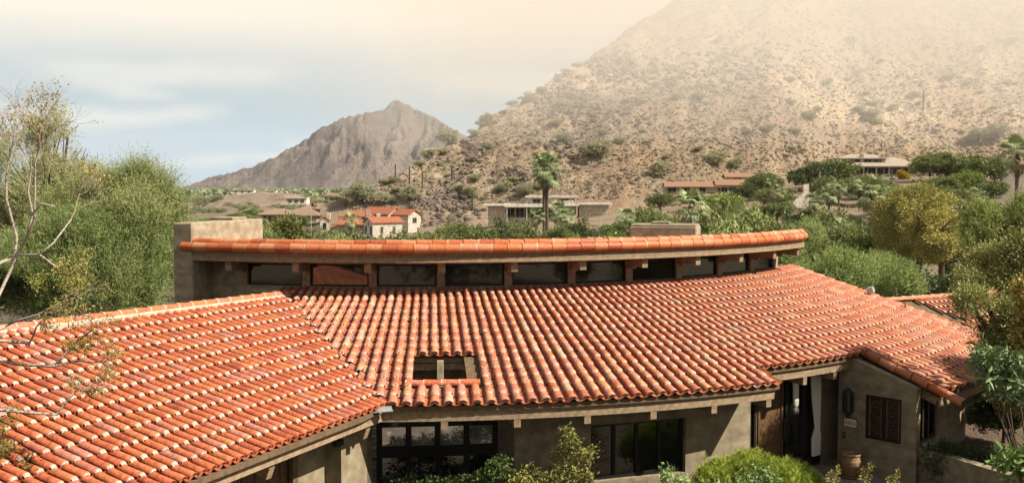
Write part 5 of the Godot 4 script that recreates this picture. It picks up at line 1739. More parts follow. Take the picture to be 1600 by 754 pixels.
func build_near_trees() -> void:
	# palo verde thicket on the left: taller thin crown behind, denser green one in front
	var foot := Vector3(P(60, 400, 40).x, -1.0, -40)
	var o := thing("palo_verde", "tall thin-crowned palo verde with olive feathery foliage at left edge", "tree", foot)
	var lb := lobes_px([[20, 330, 60, 60, 0], [75, 290, 60, 70, 1], [110, 260, 42, 50, 0], [85, 225, 30, 34, 0], [35, 260, 45, 50, 1], [125, 300, 45, 50, 0], [-30, 320, 60, 90, 0], [105, 215, 9, 24, 0], [70, 212, 8, 22, 0], [128, 248, 10, 30, 0], [50, 235, 10, 24, 0], [60, 390, 80, 60, 0], [10, 430, 70, 60, 0]], 40, foot)
	crown(o, lb, 1500, feather_spray(8, 0.85, 18, 0.07, 0.017, 0.6, 11), 1.0, Color(0.50, 0.48, 0.25), Color(0.31, 0.33, 0.15), 0.65, 12, M["leaf_soft"], -0.02)
	limbs(o, Vector3.ZERO, Vector3(0.2, 3.0, 0), lb, 0.17, M["bark"], 13)
	foot = Vector3(P(200, 400, 36).x, -0.6, -36)
	o = thing("palo_verde", "dense green palo verde beside the house's tall end pier", "tree", foot)
	lb = lobes_px([[165, 345, 50, 40, 0], [215, 338, 40, 36, 1], [252, 358, 32, 38, 0], [205, 300, 22, 24, 0], [240, 312, 22, 22, 0], [175, 290, 12, 24, 0], [215, 280, 8, 22, 0], [255, 308, 9, 26, 0], [150, 295, 14, 26, 0], [274, 338, 8, 26, 0], [232, 290, 7, 26, 0], [110, 330, 40, 30, 0]], 36, foot)
	crown(o, lb, 1150, feather_spray(8, 0.85, 18, 0.065, 0.016, 0.55, 19), 1.0, Color(0.46, 0.50, 0.23), Color(0.27, 0.32, 0.12), 0.75, 20, M["leaf_soft"], 0.0)
	lb = lobes_px([[190, 385, 74, 46, 1], [120, 385, 64, 44, 2], [240, 415, 54, 50, 0], [60, 430, 90, 55, 2], [160, 450, 90, 60, 2], [10, 450, 80, 60, 3], [262, 390, 24, 40, 0]], 36, foot)
	crown(o, lb, 3000, feather_spray(8, 0.75, 18, 0.065, 0.017, 0.65, 14), 1.0, Color(0.36, 0.43, 0.165), Color(0.16, 0.21, 0.07), 0.6, 15, M["leaf_soft"], -0.02)
	limbs(o, Vector3.ZERO, Vector3(0.2, 2.2, 0), lb, 0.16, M["bark"], 16)
	bare_tree()
	# broad feathery tree right of the roof
	foot = Vector3(P(1320, 460, 44).x, -0.8, -44)
	o = thing("palo_verde", "broad light green palo verde right behind the roof's sloping edge", "tree", foot)
	lb = lobes_px([[1245, 410, 34, 30, 0], [1285, 418, 36, 30, 1], [1340, 436, 46, 30, 1], [1390, 458, 40, 28, 0], [1300, 448, 60, 40, 2], [1240, 430, 34, 34, 1], [1262, 386, 20, 20, 0], [1318, 404, 26, 20, 0], [1368, 430, 28, 20, 0], [1400, 440, 18, 16, 0], [1295, 392, 14, 14, 0]], 44, foot)
	crown(o, lb, 4600, feather_spray(8, 0.7, 18, 0.07, 0.018, 0.75, 17), 1.0, Color(0.42, 0.50, 0.20), Color(0.21, 0.28, 0.09), 0.6, 18, M["leaf_soft"], -0.04)
	limbs(o, Vector3.ZERO, Vector3(0, 2.0, 0), lb, 0.15, M["bark"], 19)
	# golden tree with dark trunks
	foot = Vector3(P(1437, 440, 76).x, -4.2, -76)
	o = thing("golden_tree", "tall golden olive tree with two dark trunks, left one of the pair", "tree", foot)
	lb = lobes_px([[1405, 325, 34, 28, 0], [1440, 312, 34, 20, 0], [1425, 350, 46, 34, 1], [1400, 370, 30, 34, 0], [1450, 345, 30, 28, 1], [1385, 345, 18, 26, 0]], 76, foot)
	crown(o, lb, 2600, leaf_spray(30, 0.42, 0.15, 0.06, 21), 1.0, Color(0.62, 0.54, 0.17), Color(0.34, 0.34, 0.12), 0.2, 22, M["leaf"], -0.02)
	limbs(o, Vector3.ZERO, P(1437, 385, 76) - foot, lb, 0.26, M["bark"], 23)
	foot = Vector3(P(1472, 420, 74).x, -4.2, -74)
	o = thing("golden_tree", "golden olive tree crowding the right side of its taller twin", "tree", foot)
	lb = lobes_px([[1482, 330, 34, 24, 0], [1505, 330, 20, 20, 0], [1475, 355, 40, 28, 1], [1500, 360, 22, 26, 0], [1460, 380, 30, 26, 0]], 74, foot)
	crown(o, lb, 2000, leaf_spray(30, 0.42, 0.15, 0.06, 24), 1.0, Color(0.64, 0.555, 0.165), Color(0.35, 0.345, 0.12), 0.2, 25, M["leaf"], -0.02)
	limbs(o, Vector3.ZERO, P(1472, 395, 74) - foot, lb, 0.22, M["bark"], 26)
	# mesquite overhanging the roof at the right
	foot = Vector3(P(1620, 560, 24).x, 0, -24)
	o = thing("mesquite_tree", "olive leaved mesquite overhanging the roof at the right edge", "tree", foot)
	lb = lobes_px([[1560, 415, 50, 26, 0], [1610, 410, 50, 40, 1], [1535, 440, 36, 22, 1], [1575, 450, 60, 36, 1], [1520, 470, 26, 14, 2], [1555, 500, 40, 28, 2], [1530, 508, 30, 16, 2], [1600, 520, 50, 50, 2], [1575, 560, 40, 26, 2], [1600, 600, 40, 40, 1], [1740, 455, 100, 60, -0.5], [1810, 430, 90, 60, 0], [1690, 490, 50, 40, 0]], 24, foot)
	crown(o, lb, 8200, leaf_spray(30, 0.24, 0.075, 0.024, 27), 1.0, Color(0.34, 0.34, 0.13), Color(0.18, 0.20, 0.07), 0.3, 28, M["leaf"], -0.10)
	limbs(o, Vector3.ZERO, Vector3(-0.2, 1.8, 0), lb, 0.13, M["bark"], 29)
	foot = Vector3(P(1570, 480, 40).x, 0, -40)
	o = thing("palo_verde", "light green feathery palo verde above the mesquite at right edge", "tree", foot)
	lb = lobes_px([[1560, 360, 46, 30, 0], [1600, 350, 40, 36, 0], [1545, 395, 34, 28, 1], [1585, 395, 50, 36, 1], [1525, 432, 26, 22, 0], [1620, 400, 50, 50, 0], [1545, 335, 20, 16, 0], [1585, 325, 22, 16, 0]], 40, foot)
	crown(o, lb, 3000, feather_spray(8, 0.65, 18, 0.07, 0.018, 0.8, 81), 1.0, Color(0.36, 0.43, 0.15), Color(0.19, 0.25, 0.08), 0.4, 82, M["leaf_soft"], -0.12)
	limbs(o, Vector3.ZERO, Vector3(0, 2.0, 0), lb, 0.15, M["bark"], 83)
	foot = Vector3(P(1640, 520, 20).x, 0, -20)
	o = thing("yellow_bush", "yellow leaved shrub at the right edge before the mesquite", "shrub", foot)
	lb = lobes_px([[1606, 470, 20, 40, 0], [1600, 540, 22, 40, 0], [1622, 500, 26, 60, 0]], 20, foot)
	crown(o, lb, 330, leaf_spray(18, 0.2, 0.085, 0.045, 30), 1.0, Color(0.40, 0.32, 0.08), Color(0.22, 0.20, 0.07), 0.2, 31, M["leaf"])
	limbs(o, Vector3.ZERO, Vector3(0, 1.2, 0), lb, 0.05, M["bark"], 32)
	foot = Vector3(P(1625, 640, 17).x, 0, -17)
	o = thing("broadleaf_shrub", "broad leaved grey green branch hanging at the right edge", "shrub", foot)
	lb = lobes_px([[1540, 552, 26, 12, 0], [1570, 565, 32, 16, 0], [1540, 580, 22, 16, 0], [1590, 595, 26, 20, 0], [1566, 612, 18, 12, 0]], 17, foot)
	crown(o, lb, 95, leaf_spray(9, 0.15, 0.17, 0.055, 33, 0.5), 1.0, Color(0.20, 0.28, 0.13), Color(0.10, 0.15, 0.06), 0.1, 34, M["leaf_glossy"])
	limbs(o, Vector3.ZERO, Vector3(-0.1, 1.6, 0), lb, 0.035, M["bark"], 35, 2)
	foot = Vector3(P(1625, 740, 13).x, 0, -13)
	o = thing("bright_sprig", "bright young leafy sprig in the bottom right corner", "shrub", foot)
	lb = lobes_px([[1580, 712, 16, 10, 0], [1594, 735, 14, 14, 0], [1566, 716, 10, 6, 0], [1612, 720, 14, 24, 0]], 13, foot)
	crown(o, lb, 40, leaf_spray(8, 0.10, 0.16, 0.06, 36), 1.0, Color(0.22, 0.32, 0.10), Color(0.14, 0.22, 0.07), 0.2, 37, M["leaf_glossy"])
	limbs(o, Vector3.ZERO, Vector3(0, 0.8, 0), lb, 0.02, M["bark"], 38, 1)

func grow(b: MB, tips: Array, p: Vector3, d: Vector3, l: float, r: float, depth: int, g: RandomNumberGenerator) -> void:
	var e := p + d * l + Vector3(g.randfn(), g.randfn(), g.randfn()) * l * 0.06
	var mid := (p + e) * 0.5 + Vector3(g.randfn(), g.randfn(), g.randfn()) * l * 0.06
	b.tube([p, mid, e], [r, r * 0.85, r * 0.68], 5 if depth > 1 else 4)
	tips.append(e)
	if depth == 0: return
	var n := 2 if g.randf() < 0.65 else 3
	for i in n:
		var nd := (d + Vector3(g.randfn() * 0.62, g.randfn() * 0.5 + 0.14, g.randfn() * 0.5)).normalized()
		grow(b, tips, e if i < 2 else mid, nd, l * g.randf_range(0.62, 0.9), r * 0.66, depth - 1, g)

func bare_tree() -> void:
	var d := 14.0
	var foot := Vector3(P(-40, 700, d).x, 0, -d)
	var o := thing("bare_tree", "sparse pale-barked tree with bare twigs reaching over left roof", "tree", foot)
	var g := RandomNumberGenerator.new(); g.seed = 8
	var tips := []
	var pale := [
		[[-40, 560], [-12, 480], [0, 455], [27, 397], [41, 370], [50, 334], [43, 298], [48, 262]],
		[[29, 398], [61, 398], [83, 379], [110, 343]],
		[[-20, 420], [0, 410], [22, 401], [25, 370], [9, 311], [9, 275], [14, 245]],
		[[50, 334], [64, 318], [84, 322]], [[61, 398], [84, 415], [92, 418]],
		[[41, 370], [52, 345], [54, 300], [54, 255], [62, 228]],
		[[-15, 515], [0, 513], [19, 503], [60, 491], [98, 470]],
		[[-15, 532], [0, 532], [45, 536], [52, 522], [56, 510]],
		[[-15, 560], [0, 562], [24, 569], [82, 572], [103, 552], [120, 532], [141, 517]],
		[[82, 572], [124, 563], [143, 566]],
		[[-15, 640], [0, 640], [48, 645], [88, 647], [117, 610], [130, 611], [143, 611]],
		[[-30, 700], [-20, 650], [-10, 600], [-15, 530], [-12, 480]], [[-60, 760], [-40, 700], [-20, 650]]]
	for line in pale:
		var pts := []; var rad := []
		var n: int = line.size()
		for i in n:
			pts.append(P(line[i][0], line[i][1], d + 0.25 * sin(line[i][0] * 0.07)) - foot)
			rad.append(lerpf(0.028 if line[0][0] < 0 else 0.017, 0.008, float(i) / n))
		var b := MB.new()
		b.tube(pts, rad, 6)
		part("branch", b, M["bark_pale"], o)
		tips.append(pts[-1])
		if line[0][1] > 600 and line[0][0] < -20: continue
		b = MB.new()
		var nt := []
		var up: bool = line[-1][1] < 345
		for k in (3 if up and line[-1][1] < 320 else 1 if up else 2):
			var at: Vector3 = pts[-1] if k < 2 else pts[-2].lerp(pts[-1], g.randf())
			grow(b, nt, at, ((pts[-1] - pts[-2]).normalized() + Vector3(g.randfn() * 0.4, 0.5 if up else 0.1, g.randfn() * 0.3)).normalized(), 0.30 if up else 0.2, 0.0075, 5 if up else 3, g)
		part("twigs", b, M["twig"], o)
		tips.append_array(nt)
	# small yellow-green leaves near the twig ends and two fuller bunches
	var sp := leaf_spray(7, 0.07, 0.04, 0.018, 41)
	var lobes := []
	for t in tips: if g.randf() < (0.42 if t.y + foot.y < 6.6 else 0.05): lobes.append([t, Vector3(0.09, 0.09, 0.09)])
	crown(o, lobes, 420, sp, 1.0, Color(0.30, 0.25, 0.075), Color(0.19, 0.18, 0.06), 0.2, 42, M["leaf"], -1.0, "leaves")
	lobes = lobes_px([[8, 660, 14, 20, 0], [22, 640, 10, 12, 0], [10, 700, 16, 16, 0], [40, 728, 14, 10, 0], [100, 420, 22, 16, 0], [130, 400, 18, 14, 0], [120, 540, 26, 14, 0], [148, 530, 14, 10, 0], [75, 510, 14, 8, 0], [115, 445, 24, 14, 0], [60, 440, 16, 14, 0]], d, foot)
	crown(o, lobes, 330, sp, 1.0, Color(0.27, 0.26, 0.06), Color(0.15, 0.165, 0.045), 0.2, 43, M["leaf"], -1.0, "leaves")

# ---------------------------------------------------------------- the forecourt
func build_garden() -> void:
	var b := MB.new()
	var pts := []
	var st := MeshInstance3D.new()
	# paving in front of the garage and entry
	b.quad(Vector3(-9, 0.004, -8), Vector3(1.2, 0.004, -8), Vector3(0.6, 0.004, -23.5), Vector3(-9, 0.004, -23.5))
	for x in [-6.5, -4.2, -1.9]: b.bx(Vector3(x, 0.004, -14.0), Vector3(0.02, 0.006, 11.0))
	st.name = "driveway"; st.mesh = b.mesh(null, M["concrete"]); add_child(st); st.set_meta("kind", "structure")
	b = MB.new()
	b.quad(Vector3(4.6, 0.006, -21.2), Vector3(9.6, 0.006, -21.2), Vector3(9.4, 0.006, -26.0), Vector3(4.6, 0.006, -26.0))
	st = MeshInstance3D.new(); st.name = "entry_paving"; st.mesh = b.mesh(null, M["concrete"]); add_child(st); st.set_meta("kind", "structure")
	b = MB.new()
	b.quad(Vector3(1.2, 0.01, -9), Vector3(4.6, 0.01, -9), Vector3(4.6, 0.01, -22.5), Vector3(0.6, 0.01, -22.5))
	b.quad(Vector3(4.6, 0.01, -9), Vector3(30, 0.01, -9), Vector3(30, 0.01, -21.2), Vector3(4.6, 0.01, -21.2))
	b.quad(Vector3(9.7, 0.01, -21.2), Vector3(30, 0.01, -21.2), Vector3(30, 0.01, -38), Vector3(9.7, 0.01, -38))
	st = MeshInstance3D.new(); st.name = "planting_bed"; st.mesh = b.mesh(null, M["soil"]); add_child(st); st.set_meta("kind", "structure")
	# garden wall at the right
	var o := thing("garden_wall", "low tan stucco planter wall running right from the house corner", "wall", Vector3(10.4, 0, -21.8))
	b = MB.new()
	wall_between(b, Vector3(-0.9, 0, 2.0 - 4.2), Vector3(0.9, 0, 1.9), 0, 0.80, 0.22)
	wall_between(b, Vector3(0.9, 0, 1.9), Vector3(5.0, 0, 3.2), 0, 0.80, 0.22)
	part("wall", b, M["stucco_wall"], o)
	b = MB.new()
	wall_between(b, Vector3(-0.9, 0, 2.0 - 4.2), Vector3(0.92, 0, 1.92), 0.80, 0.86, 0.26)
	wall_between(b, Vector3(0.92, 0, 1.92), Vector3(5.0, 0, 3.22), 0.80, 0.86, 0.26)
	part("coping", b, M["stucco_wall"], o)
	# plant pot
	var p := PY(1329, 744, 0.01)
	o = thing("plant_pot", "round glazed clay pot on a saucer by the entry wall", "pot", p)
	b = MB.new()
	b.lathe([Vector2(0.0, 0.03), Vector2(0.17, 0.03), Vector2(0.22, 0.14), Vector2(0.265, 0.30), Vector2(0.27, 0.40), Vector2(0.25, 0.49), Vector2(0.235, 0.52), Vector2(0.255, 0.535), Vector2(0.262, 0.56), Vector2(0.25, 0.58), Vector2(0.222, 0.575), Vector2(0.215, 0.52), Vector2(0.20, 0.46)], Vector3.ZERO, 28)
	part("pot", b, M["pot_clay"], o)
	b = MB.new(); b.lathe([Vector2(0.0, 0.0), Vector2(0.24, 0.0), Vector2(0.29, 0.035), Vector2(0.285, 0.045), Vector2(0.23, 0.02), Vector2(0.0, 0.02)], Vector3.ZERO, 28); part("saucer", b, M["pot_clay"], o)
	b = MB.new(); b.lathe([Vector2(0.0, 0.475), Vector2(0.21, 0.47)], Vector3.ZERO, 20); part("soil", b, M["soil"], o)
	# wall lantern, house number and bell
	var pa := Vector3(8.12, 0, -25.2); var dv := (Vector3(9.50, 0, -23.78) - pa).normalized()
	var out := dv.cross(Vector3.UP); var bas := Basis(dv, Vector3.UP, out)
	p = pa + dv * 0.33 + Vector3(0, 1.72, 0)
	o = thing("wall_lantern", "dark iron six sided lantern on the shaded entry wall", "lantern", p)
	o.basis = bas
	b = MB.new()
	var lp := [Vector2(0.02, -0.36), Vector2(0.12, -0.24), Vector2(0.13, -0.22)]
	b.lathe(lp, Vector3(0, 0, 0.15), 6); b.lathe([Vector2(0.13, 0.22), Vector2(0.12, 0.25), Vector2(0.02, 0.36), Vector2(0.0, 0.37)], Vector3(0, 0, 0.15), 6)
	for i in 6:
		var a := TAU * i / 6
		b.tube([Vector3(sin(a) * 0.125, -0.22, 0.15 + cos(a) * 0.125), Vector3(sin(a) * 0.125, 0.22, 0.15 + cos(a) * 0.125)], [0.012, 0.012], 5)
	part("frame", b, M["iron"], o)
	b = MB.new(); b.lathe([Vector2(0.11, -0.22), Vector2(0.11, 0.22)], Vector3(0, 0, 0.15), 6); part("glass", b, M["dark_glass"], o)
	b = MB.new(); b.bx(Vector3(0, 0, 0.012), Vector3(0.10, 0.3, 0.024)); b.bx(Vector3(0, 0.1, 0.07), Vector3(0.03, 0.03, 0.14)); part("bracket", b, M["iron"], o)
	p = pa + dv * 0.34 + Vector3(0, 1.19, 0)
	o = thing("house_number", "pale tile house number plaque in a dark surround below the lantern", "sign", p)
	o.basis = bas
	b = MB.new(); b.bx(Vector3(0, 0.012, 0.012), Vector3(0.36, 0.25, 0.024)); part("surround", b, M["timber_dark"], o)
	b = MB.new(); b.soft(Vector3(0, 0, 0.028), Vector3(0.32, 0.19, 0.014), 0.002); part("tile", b, M["plaque"], o)
	var tx := TextMesh.new()
	tx.text = "6404"; tx.font_size = 24; tx.pixel_size = 0.0055; tx.depth = 0.006
	var sf := SystemFont.new(); sf.font_names = PackedStringArray(["Droid Serif"]); tx.font = sf
	tx.material = M["timber_dark"]
	var ti := MeshInstance3D.new(); ti.name = "number"; ti.mesh = tx; o.add_child(ti, true); ti.position = Vector3(0, 0, 0.038)
	p = pa + dv * 0.17 + Vector3(0, 0.86, 0)
	o = thing("door_bell", "small dark bell plate on the wall beside the glass door", "door bell", p)
	o.basis = bas
	b = MB.new(); b.soft(Vector3(0, 0, 0.012), Vector3(0.07, 0.16, 0.024), 0.004); part("plate", b, M["iron"], o)
	b = MB.new(); b.bx(Vector3(0, 0.02, 0.027), Vector3(0.025, 0.025, 0.01)); part("button", b, M["plaque"], o)
	p = wing(-0.55, 0.60); p.y = 2.02
	o = thing("wall_light", "small dark floodlight under the left wing's eave", "lamp", p)
	b = MB.new(); b.soft(Vector3(0, 0, 0.02), Vector3(0.22, 0.12, 0.14), 0.02, 1.1); part("housing", b, M["iron"], o)
	b = MB.new(); b.bx(Vector3(-0.08, 0.08, -0.02), Vector3(0.05, 0.1, 0.05), 1.1); part("bracket", b, M["iron"], o)
	# yard trees on the street side, which the windows mirror, and the shade tree off to the right
	var yard := Node3D.new()
	yard.name = "street_side_trees"
	add_child(yard)
	yard.position = Vector3(0, 0, 14)
	tag(yard, "mass of dark yard trees across the street, mirrored in the windows", "", "", "stuff")
	var yl := []
	for k in 11: yl.append([Vector3(-30.0 + k * 6.0 + rng.randf_range(-1.5, 1.5), rng.randf_range(3.5, 6.5), rng.randf_range(-3, 8)), Vector3(4.2, rng.randf_range(3.5, 5.0), 4.0)])
	crown(yard, yl, 2600, leaf_spray(24, 0.9, 0.5, 0.28, 91), 1.0, Color(0.16, 0.19, 0.08), Color(0.08, 0.11, 0.04), 0.3, 92, M["leaf"], -0.3, "foliage")
	limbs(yard, Vector3.ZERO, Vector3(0, 2.5, 0), [yl[5]], 0.3, M["bark"], 93, 2)
	var sf0 := Vector3(15.6, 0, -21)
	o = thing("shade_tree", "leafy shade tree just beyond the right edge, casting dapples on the entry", "tree", sf0)
	var sl := [[Vector3(-1.2, 3.9, 0), Vector3(1.4, 1.0, 1.4)], [Vector3(0.6, 4.3, -0.8), Vector3(1.6, 1.2, 1.5)], [Vector3(-0.4, 4.2, -1.8), Vector3(1.5, 1.0, 1.2)], [Vector3(-1.0, 3.7, 1.6), Vector3(1.4, 1.0, 1.3)]]
	crown(o, sl, 1500, leaf_spray(24, 0.26, 0.11, 0.05, 94), 1.0, Color(0.26, 0.29, 0.11), Color(0.14, 0.18, 0.06), 0.3, 95, M["leaf"], -0.2)
	limbs(o, Vector3.ZERO, Vector3(0, 2.2, 0), sl, 0.13, M["bark"], 96)
	# planting along the front
	var foot := Vector3(P(880, 740, 20.2).x, 0, -20.2)
	o = thing("tall_shrub", "tall olive and yellow leaved shrub before the long window", "shrub", foot)
	var lb := lobes_px([[884, 695, 20, 24, 0], [880, 720, 42, 26, 0], [850, 740, 36, 20, 0.2], [915, 738, 40, 22, 0], [880, 765, 70, 36, 0.2], [925, 712, 16, 16, 0], [830, 765, 34, 20, 0.1], [890, 850, 70, 60, 0]], 20.2, foot)
	crown(o, lb, 1500, leaf_spray(14, 0.13, 0.075, 0.036, 51), 1.0, Color(0.24, 0.225, 0.06), Color(0.105, 0.115, 0.04), 0.3, 52, M["leaf"], -0.15)
	limbs(o, Vector3.ZERO, Vector3(0, 0.7, 0), lb, 0.03, M["bark"], 53)
	foot = Vector3(P(775, 745, 20.6).x, 0, -20.6)
	o = thing("corner_bush", "dark green bush at the shaded corner beside the recess", "bush", foot)
	lb = lobes_px([[780, 730, 22, 18, 0], [790, 755, 34, 24, 0], [760, 765, 26, 20, 0], [785, 840, 40, 60, 0]], 20.6, foot)
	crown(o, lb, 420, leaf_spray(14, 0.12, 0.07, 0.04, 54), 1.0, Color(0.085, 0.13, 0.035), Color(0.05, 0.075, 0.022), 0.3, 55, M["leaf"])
	limbs(o, Vector3.ZERO, Vector3(0, 0.6, 0), lb, 0.025, M["bark"], 56, 1)
	foot = Vector3(P(660, 760, 21.0).x, 0, -21.0)
	o = thing("recess_bush", "low dark bush in the deep shade of the recessed entry", "bush", foot)
	lb = lobes_px([[630, 758, 34, 12, 0], [690, 757, 36, 12, 0], [740, 752, 24, 16, 0], [665, 800, 70, 40, 0]], 21.0, foot)
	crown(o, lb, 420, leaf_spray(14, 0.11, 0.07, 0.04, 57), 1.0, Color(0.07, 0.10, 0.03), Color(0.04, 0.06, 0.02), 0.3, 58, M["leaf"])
	limbs(o, Vector3.ZERO, Vector3(0, 0.4, 0), lb, 0.02, M["bark"], 59, 1)
	foot = Vector3(P(1185, 745, 21.3).x, 0, -21.3)
	o = thing("fine_hedge", "rounded bright green fine-leaved hedge before the brown door", "hedge", foot)
	lb = lobes_px([[1125, 747, 40, 26, 0], [1170, 736, 50, 26, 0], [1225, 745, 46, 25, 0], [1256, 756, 28, 20, 0], [1140, 765, 60, 34, 0.2], [1220, 770, 70, 36, 0.2], [1180, 830, 90, 50, 0]], 21.3, foot)
	crown(o, lb, 6500, needle_spray(20, 0.15, 0.0034, 0.7, 61), 1.0, Color(0.36, 0.43, 0.07), Color(0.20, 0.28, 0.045), 0.75, 62, M["leaf_soft"], -0.5)
	limbs(o, Vector3.ZERO, Vector3(0, 0.4, 0), lb, 0.03, M["bark"], 63, 1)
	foot = Vector3(P(1010, 760, 18.6).x, 0, -18.6)
	o = thing("leafy_plant", "pale green upright leafy plant at the bottom before the long window", "plant", foot)
	lb = lobes_px([[985, 742, 10, 14, 0], [1010, 750, 14, 10, 0], [1040, 742, 10, 14, 0], [960, 758, 20, 12, 0], [1065, 756, 20, 10, 0], [1010, 775, 60, 20, 0], [1010, 850, 70, 60, 0]], 18.6, foot)
	crown(o, lb, 420, leaf_spray(12, 0.10, 0.085, 0.04, 64), 1.0, Color(0.24, 0.33, 0.13), Color(0.13, 0.20, 0.06), 0.4, 65, M["leaf"])
	limbs(o, Vector3.ZERO, Vector3(0, 0.5, 0), lb, 0.02, M["bark"], 66, 1)
	foot = Vector3(P(1150, 760, 18.8).x, 0, -18.8)
	o = thing("leafy_plant", "mottled green leafy plant in front of the fine bright hedge", "plant", foot)
	lb = lobes_px([[1105, 752, 18, 12, 0], [1150, 745, 40, 14, 0], [1195, 745, 24, 12, 0], [1150, 770, 70, 20, 0], [1150, 850, 70, 60, 0]], 18.8, foot)
	crown(o, lb, 420, leaf_spray(12, 0.10, 0.08, 0.04, 67), 1.0, Color(0.22, 0.30, 0.12), Color(0.11, 0.17, 0.05), 0.4, 68, M["leaf"])
	limbs(o, Vector3.ZERO, Vector3(0, 0.5, 0), lb, 0.02, M["bark"], 69, 1)
	for q in [[1302, 742, "thin yellow sprig left of the clay pot", 12], [1352, 738, "thin yellow sprig right of the clay pot", 14], [1395, 748, "wispy pale sprig below the shuttered window", 10]]:
		foot = Vector3(P(q[0], q[1], 20.5).x, 0, -20.5)
		o = thing("yellow_sprig", q[2], "plant", foot)
		lb = lobes_px([[q[0], q[1] + 4, 7, q[3], 0], [q[0] + 8, q[1] - 4, 4, 8, 0], [q[0] - 6, q[1] + 8, 4, 8, 0]], 20.5, foot)
		crown(o, lb, 46, leaf_spray(6, 0.06, 0.055, 0.024, 71), 1.0, Color(0.38, 0.33, 0.10), Color(0.24, 0.22, 0.07), 0.3, 72, M["leaf"])
		limbs(o, Vector3.ZERO, Vector3(0, 0.7, 0), lb, 0.008, M["twig"], 73, 1)
	shrub("dark", 1572, 575, 735, 95, 27.5, "broad_bush", "tall dark bush filling the gap right of the house wall", "bush", "", 0.0)
	shrub("dark", 1630, 540, 735, 110, 26.0, "broad_bush", "dark bush at the right edge beneath the mesquite", "bush", "", 0.0)
	var names := ["leftmost of the dark round shrubs behind the planter wall", "middle one of the dark round shrubs behind the planter wall", "rightmost of the dark round shrubs behind the planter wall"]
	var i := 0
	for q in [[1478, 712, 36, 28], [1525, 722, 36, 30], [1562, 724, 34, 28]]:
		var dd := 23.4 - i * 0.3
		foot = Vector3(P(q[0], q[1], dd).x, 0, -dd)
		o = thing("round_shrub", names[i], "shrub", foot, 0.0, "dark round shrubs behind the planter wall")
		lb = lobes_px([[q[0], q[1], q[2] * 0.8, q[3], 0], [q[0] - 12, q[1] + 14, q[2] * 0.6, q[3], 0], [q[0] + 12, q[1] + 16, q[2] * 0.6, q[3], 0]], dd, foot)
		crown(o, lb, 420, leaf_spray(14, 0.10, 0.05, 0.03, 74), 1.0, Color(0.065, 0.095, 0.03), Color(0.035, 0.055, 0.02), 0.3, 75 + i, M["leaf"], -0.5)
		limbs(o, Vector3.ZERO, Vector3(0, 0.5, 0), lb, 0.02, M["bark"], 78, 1)
		i += 1

# ---------------------------------------------------------------- sky and light
func sky_image() -> Image:
	var w := 1024; var h := 512
	var im := Image.create(w, h, false, Image.FORMAT_RGBF)
	var cl := FastNoiseLite.new(); cl.noise_type = FastNoiseLite.TYPE_SIMPLEX_SMOOTH; cl.frequency = 1.0; cl.fractal_octaves = 5; cl.seed = 31
	var key := [[-90, Color(0.10, 0.08, 0.06)], [-0.5, Color(0.16, 0.16, 0.15)], [0.0, Color(0.13, 0.19, 0.235)], [2.0, Color(0.135, 0.19, 0.23)], [4.5, Color(0.15, 0.195, 0.215)], [6.8, Color(0.215, 0.235, 0.235)], [9.0, Color(0.33, 0.305, 0.265)], [11.0, Color(0.375, 0.33, 0.272)], [20.0, Color(0.30, 0.28, 0.245)], [40.0, Color(0.205, 0.215, 0.22)], [90.0, Color(0.14, 0.165, 0.195)]]
	for y in h:
		var el := 90.0 - 180.0 * (y + 0.5) / h
		var c: Color = key[-1][1]
		for i in key.size() - 1:
			if el <= key[i + 1][0]:
				c = (key[i][1] as Color).lerp(key[i + 1][1], clampf((el - key[i][0]) / (key[i + 1][0] - key[i][0]), 0, 1))
				break
		for x in w:
			var q := c
			if el > 0.3:
				var az := TAU * x / w
				var e := deg_to_rad(el)
				# streaks of thin cloud, seen on a flat layer
				var p := Vector3(sin(az), 0, cos(az)) / (tan(e) + 0.10)
				var k := cl.get_noise_2d(p.x * 0.55, p.z * 0.55) * 0.8 + cl.get_noise_3d(sin(az) * 3.0, el * 0.7, cos(az) * 3.0) * 0.9
				k = smoothstep(0.02, 0.45, k) * smoothstep(0.3, 1.5, el) * 0.55
				q = q.lerp(Color(0.30, 0.29, 0.27), k * (1.0 - 0.6 * smoothstep(6.0, 11.0, el)))
			im.set_pixel(x, y, q)
	return im

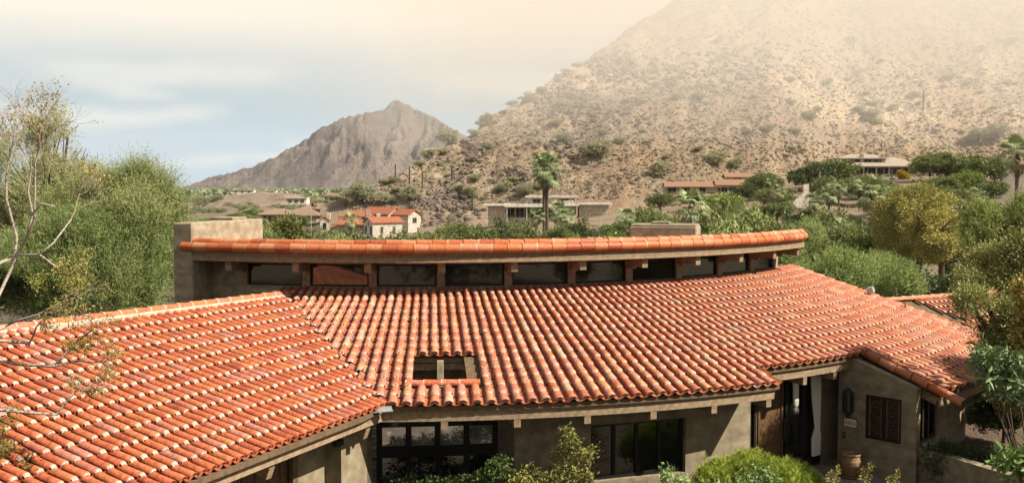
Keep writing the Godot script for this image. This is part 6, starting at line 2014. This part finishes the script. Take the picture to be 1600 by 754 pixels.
func _ready() -> void:
	rng.seed = 2024
	var cam := Camera3D.new()
	cam.name = "camera"
	cam.position = Vector3(0, CAM_Y, 0)
	cam.rotation.x = -pitch
	cam.fov = rad_to_deg(2.0 * atan(377.0 / F))
	cam.near = 0.1; cam.far = 12000.0
	add_child(cam)
	var we := WorldEnvironment.new()
	we.name = "environment"
	var env := Environment.new()
	env.background_mode = Environment.BG_SKY
	var sky := Sky.new()
	var sm := PanoramaSkyMaterial.new()
	sm.panorama = ImageTexture.create_from_image(sky_image())
	sky.sky_material = sm
	env.sky = sky
	env.tonemap_mode = Environment.TONE_MAPPER_LINEAR
	env.tonemap_exposure = 3.0
	env.fog_enabled = true
	env.fog_density = 1.0 / 30000.0
	env.fog_light_color = Color(0.84, 0.83, 0.83)
	env.volumetric_fog_enabled = true
	env.volumetric_fog_density = 0.0
	env.sdfgi_enabled = true; env.ssao_enabled = true; env.ssil_enabled = true
	we.environment = env
	add_child(we)
	var sun := DirectionalLight3D.new()
	sun.name = "sun"
	sun.light_energy = 1.6
	sun.light_color = Color(1.0, 0.955, 0.88)
	sun.light_angular_distance = 0.5
	sun.shadow_enabled = true
	var dir := Vector3(sin(deg(SUN_AZ)) * cos(deg(SUN_EL)), sin(deg(SUN_EL)), cos(deg(SUN_AZ)) * cos(deg(SUN_EL)))
	add_child(sun)
	sun.look_at_from_position(dir * 100.0, Vector3.ZERO, Vector3.UP)
	make_materials()
	build_land()
	build_house()
	build_houses()
	plant_kinds()
	build_garden()
	build_near_trees()
	build_plants()
	# added fog boxes standing in for a warm overlay tint on the upper slope
	for q in [[18.0, 0.0021, -40.0], [30.0, 0.0028, -25.0], [45.0, 0.0042, -12.0]]:
		var fog := FogVolume.new()
		fog.name = numbered("dust_haze")
		fog.shape = RenderingServer.FOG_VOLUME_SHAPE_BOX
		var bottom: float = q[0]
		fog.size = Vector3(700 + bottom, 75.0 - bottom + bottom * 0.1, 280 + bottom * 0.4)
		fog.position = Vector3(q[2] + 0.5 * (700 + bottom), (75.0 + bottom + bottom * 0.1) * 0.5, -200)
		var fm := FogMaterial.new()
		fm.density = q[1]
		fm.albedo = Color(1.0, 0.965, 0.92)
		fog.material = fm
		add_child(fog)
		fog.set_meta("kind", "stuff")
		fog.set_meta("label", "pale added haze standing in for an overlay tint over the upper hillside")
